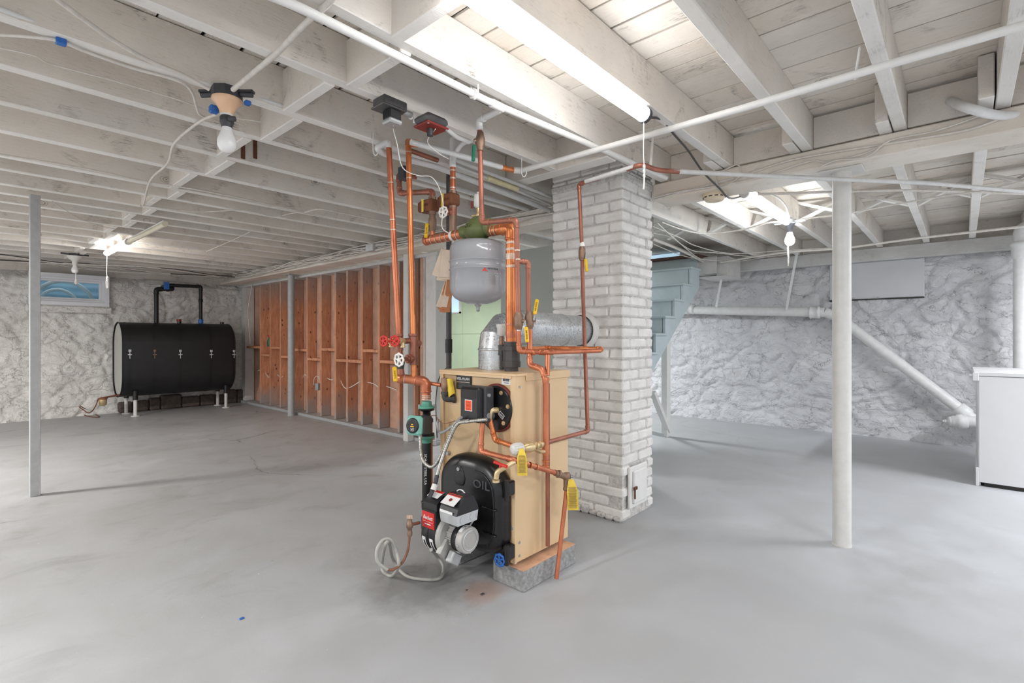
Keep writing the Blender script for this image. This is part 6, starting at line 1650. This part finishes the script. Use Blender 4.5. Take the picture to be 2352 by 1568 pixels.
# ================================================================== cables
zc = 2.138
def cab(label, pts, r=.006, z=zc, m='cable', sub=5, group=None, name='cable'):
    P3 = [P(p[0], p[1], 'z', p[2] if len(p) > 2 else z) for p in pts]
    return run(name, label, P3, r, m, 'cable', group, sub, 8)
cab('grey cable from the top centre sagging down to the tan lampholder box', [(770, -14), (752, 10), (700, 55), (640, 118), (600, 152), (535, 206, 2.125)], .010)
cab('grey cable from the top left edge running to the tan lampholder box', [(128, -3), (200, 50), (260, 92), (340, 138), (420, 172), (480, 205, 2.125)], .0075)
cab('grey cable leaving the lampholder downward to the left along the joists', [(497, 262, 2.12), (455, 282), (400, 330), (385, 375), (345, 415), (330, 468), (322, 472)], .0065)
run('conduit', 'long white conduit on the joist side at top left, passing behind the lampholder', [P(-60, 0, 'z', 2.165), P(0, 20, 'z', 2.165), P(200, 98, 'z', 2.165), P(420, 172, 'z', 2.165), P(640, 240, 'z', 2.165), P(800, 300, 'z', 2.165), P(900, 345, 'z', 2.165), P(1240, 465, 'z', 2.165)], .008, 'whitepipe', 'conduit')
cab('pale cable held by a blue clip near the left edge', [(-20, 78), (0, 80), (60, 84), (135, 94), (200, 120), (300, 155), (410, 186), (440, 210), (450, 240), (458, 262), (480, 272)], .0055, 2.14)
tag(MB().cbox(P(140, 96, 'z', 2.14) - V((.014, .014, .010)), P(140, 96, 'z', 2.14) + V((.014, .014, .012)), .003).build('cable_clip', M['blue']), 'blue cable clip near the top left edge', 'clip')
cab('thin wire along the second joist face at left', [(0, 110), (80, 128), (120, 148), (260, 185), (420, 232), (500, 262), (600, 280)], .003, 2.16)
cab('cable stapled under the joists left of the grey post, running to the right', [(-10, 353), (200, 388), (340, 418), (480, 440), (680, 483), (700, 487), (735, 480), (800, 492), (900, 512), (1000, 532)], .006, 2.14)
cab('thin sagging cable across the middle of the joists', [(330, 472), (450, 486), (560, 483), (630, 497), (690, 488), (760, 505)], .0035, 2.135)
cab('wire hanging between the far joists', [(470, 577), (480, 575), (548, 545), (575, 532)], .004, 2.12)
cab('thin dark wire running diagonally under the far joists', [(120, 462), (180, 500), (230, 518), (262, 525)], .003, 2.135)
# bundle over the stud wall beam: individually countable painted cables
rr = random.Random(21)
for k in range(16):
    pts = []; n_ = 14
    for i in range(n_ + 1):
        y = 9.3 - (9.3 - 2.2) * i / n_
        lane = k / 15
        x = 3.105 - .03 * rr.random() - .02 * (k % 3); z = 2.06 + .085 * ((lane + .25 * math.sin(i * .9 + k * 1.7)) % 1.0)
        pts.append(V((x, y, z)))
    tag(MB().tube(smooth_path(pts, 4), rr.choice((.0045, .006, .007)), 6).build('cable', M['cable']), 'white-painted cable of the bundle along the beam over the stud wall', 'cable', 'cables bundled along the beam over the stud wall')
for k in range(9):
    pts = []
    for i in range(9):
        x = -.4 + 3.4 * i / 8; y = 8.70 + .30 * math.sin(k * 2.1) + .08 * math.sin(i * 1.3 + k * 2); z = 2.11 - .035 * abs(math.sin(i * .8 + k))
        pts.append(V((x, y, z)))
    tag(MB().tube(smooth_path(pts, 4), rr.choice((.006, .008, .010)), 6).build('cable', M['cable'] if k % 4 else M['cabled']), 'painted cable strung under the far joists above the basement window', 'cable', 'cables strung along the left wall')
# cables on the beam to the right of the chimney (near face)
def bc(label, pts, r=.005, m='cable', x=3.112): return run('cable', label, [P(u, v, 'x', x) for u, v in pts], r, m, 'cable', None, 5, 7)
bc('cable stapled low along the beam face right of the chimney', [(1498, 460), (1600, 432), (1700, 405), (1800, 372), (1900, 352), (2100, 320), (2230, 296), (2320, 262)], .006)
bc('cable looping on the beam face below the blocking', [(1500, 455), (1560, 440), (1660, 425), (1750, 405), (1860, 370), (1900, 372), (1985, 352), (2040, 325), (2048, 320)], .005, x=3.106)
bc('wire loop between joist ends on the beam above the smoke detector', [(1640, 382), (1642, 405), (1655, 430), (1690, 412), (1702, 392), (1694, 378), (1675, 385), (1640, 402)], .004, x=3.10)
bc('thin cable curving on the beam at upper right', [(1880, 385), (1920, 368), (1990, 360), (2045, 322), (2150, 300), (2260, 262)], .004, x=3.10)
# black cord from the big tube light to the second one
run('power_cord', 'black cord draping from the big tube light to the second tube light', [V((2.07, 1.05, 2.11)), P(1520, 275, 'z', 2.16), P(1545, 305, 'z', 2.14), P(1580, 345, 'z', 2.12), P(1615, 395, 'z', 2.05), P(1650, 430, 'z', 2.03), P(1676, 455, 'z', 2.02), P(1700, 452, 'z', 2.09)], .0055, 'cabled', 'cord', sub=6, n=8)
# runs beyond the beam
cab('upper white conduit crossing beyond the beam to the right', [(1740, 446), (1900, 441), (2100, 437), (2352, 445), (2500, 452)], .009, 2.11)
cab('cream cable rising from the lit bulb to the right beyond the post', [(1838, 503), (1935, 492), (2080, 465), (2200, 445), (2260, 438), (2352, 415)], .006, 2.10)
cab('white pipe low under the far joists along the right wall', [(1655, 602), (1800, 580), (1935, 570), (2100, 548), (2352, 520), (2480, 508)], .011, 2.05)
cab('cable sagging from the stair head to the lit bulb', [(1520, 510), (1570, 528), (1620, 536), (1700, 528), (1760, 512), (1800, 508)], .007, 2.11)
cab('white conduit beside the stair opening', [(1498, 548, 2.09), (1560, 572, 2.09), (1615, 600, 2.09)], .018, 2.09)
for k, pts in enumerate(([(1500, 520), (1560, 545), (1600, 565), (1680, 582), (1800, 575), (1930, 568)], [(1500, 535), (1540, 545), (1590, 575), (1640, 580), (1750, 590), (1840, 578)], [(1510, 512), (1540, 540), (1600, 590), (1625, 600)], [(1500, 560), (1580, 590), (1680, 600), (1760, 590)])):
    cab('painted cable tangled under the joists between the chimney and the stair box', pts, .005, 2.10 - .008 * k, group='cables tangled at the stair head')
cab('thin conduit bending down to the lit bulb box', [(1770, 445), (1790, 455), (1806, 475), (1812, 500)], .007, 2.12)
# wires poking from the studs
for k, (u0, v0, um, vm, u1, v1, lab) in enumerate(((592, 852, 595, 850, 600, 852, 'short wire stub in the leftmost stud bay'), (610, 855, 616, 866, 622, 862, 'wire stub in the second stud bay from the left'), (637, 860, 645, 866, 650, 864, 'wire stub in the third stud bay'), (695, 868, 700, 860, 708, 866, 'wire stub right of the round grey column'), (752, 868, 760, 872, 766, 870, 'wire stub above and right of the outlet box'), (782, 872, 795, 892, 827, 876, 'drooping wire between two middle studs'), (842, 877, 860, 882, 872, 892, 'drooping wire two bays left of the white post'), (888, 887, 900, 891, 912, 896, 'straight wire stub left of the white post'))):
    run('wire', lab, [P(u0, v0, 'x', 3.53), P(um, vm, 'x', 3.47), P(u1, v1, 'x', 3.46)], .005, 'cord', 'wire', sub=5, n=6)
run('cable', 'grey cable drooping at the corner between stone wall and stud wall', [P(580, 650, 'x', 3.40), P(573, 690, 'x', 3.38), P(570, 720, 'x', 3.38), P(575, 790, 'x', 3.40)], .007, 'cable', 'cable', sub=6)
run('wire', 'wire loop above the outlet box', [P(720, 884, 'x', 3.46), P(722, 868, 'x', 3.45), P(730, 864, 'x', 3.45), P(734, 872, 'x', 3.46)], .004, 'cord', 'wire', sub=5, n=6)
# little things on the floor
for (u, v, s_, m, lab) in ((555, 1421, .006, 'blue', 'tiny blue paper scrap on the left foreground floor'), (1108, 1365, .006, 'cabled', 'small black crumb on the floor before the concrete block'), (1072, 1355, .0035, 'cabled', 'tiny dark crumb on the floor left of the other crumb')):
    q = P(u, v, 'z', 0); tag(MB().cbox(q + V((-s_ * 1.6, -s_, 0)), q + V((s_ * 1.6, s_, s_ * .8)), s_ * .3).build('scrap', M[m]), lab, 'scrap')
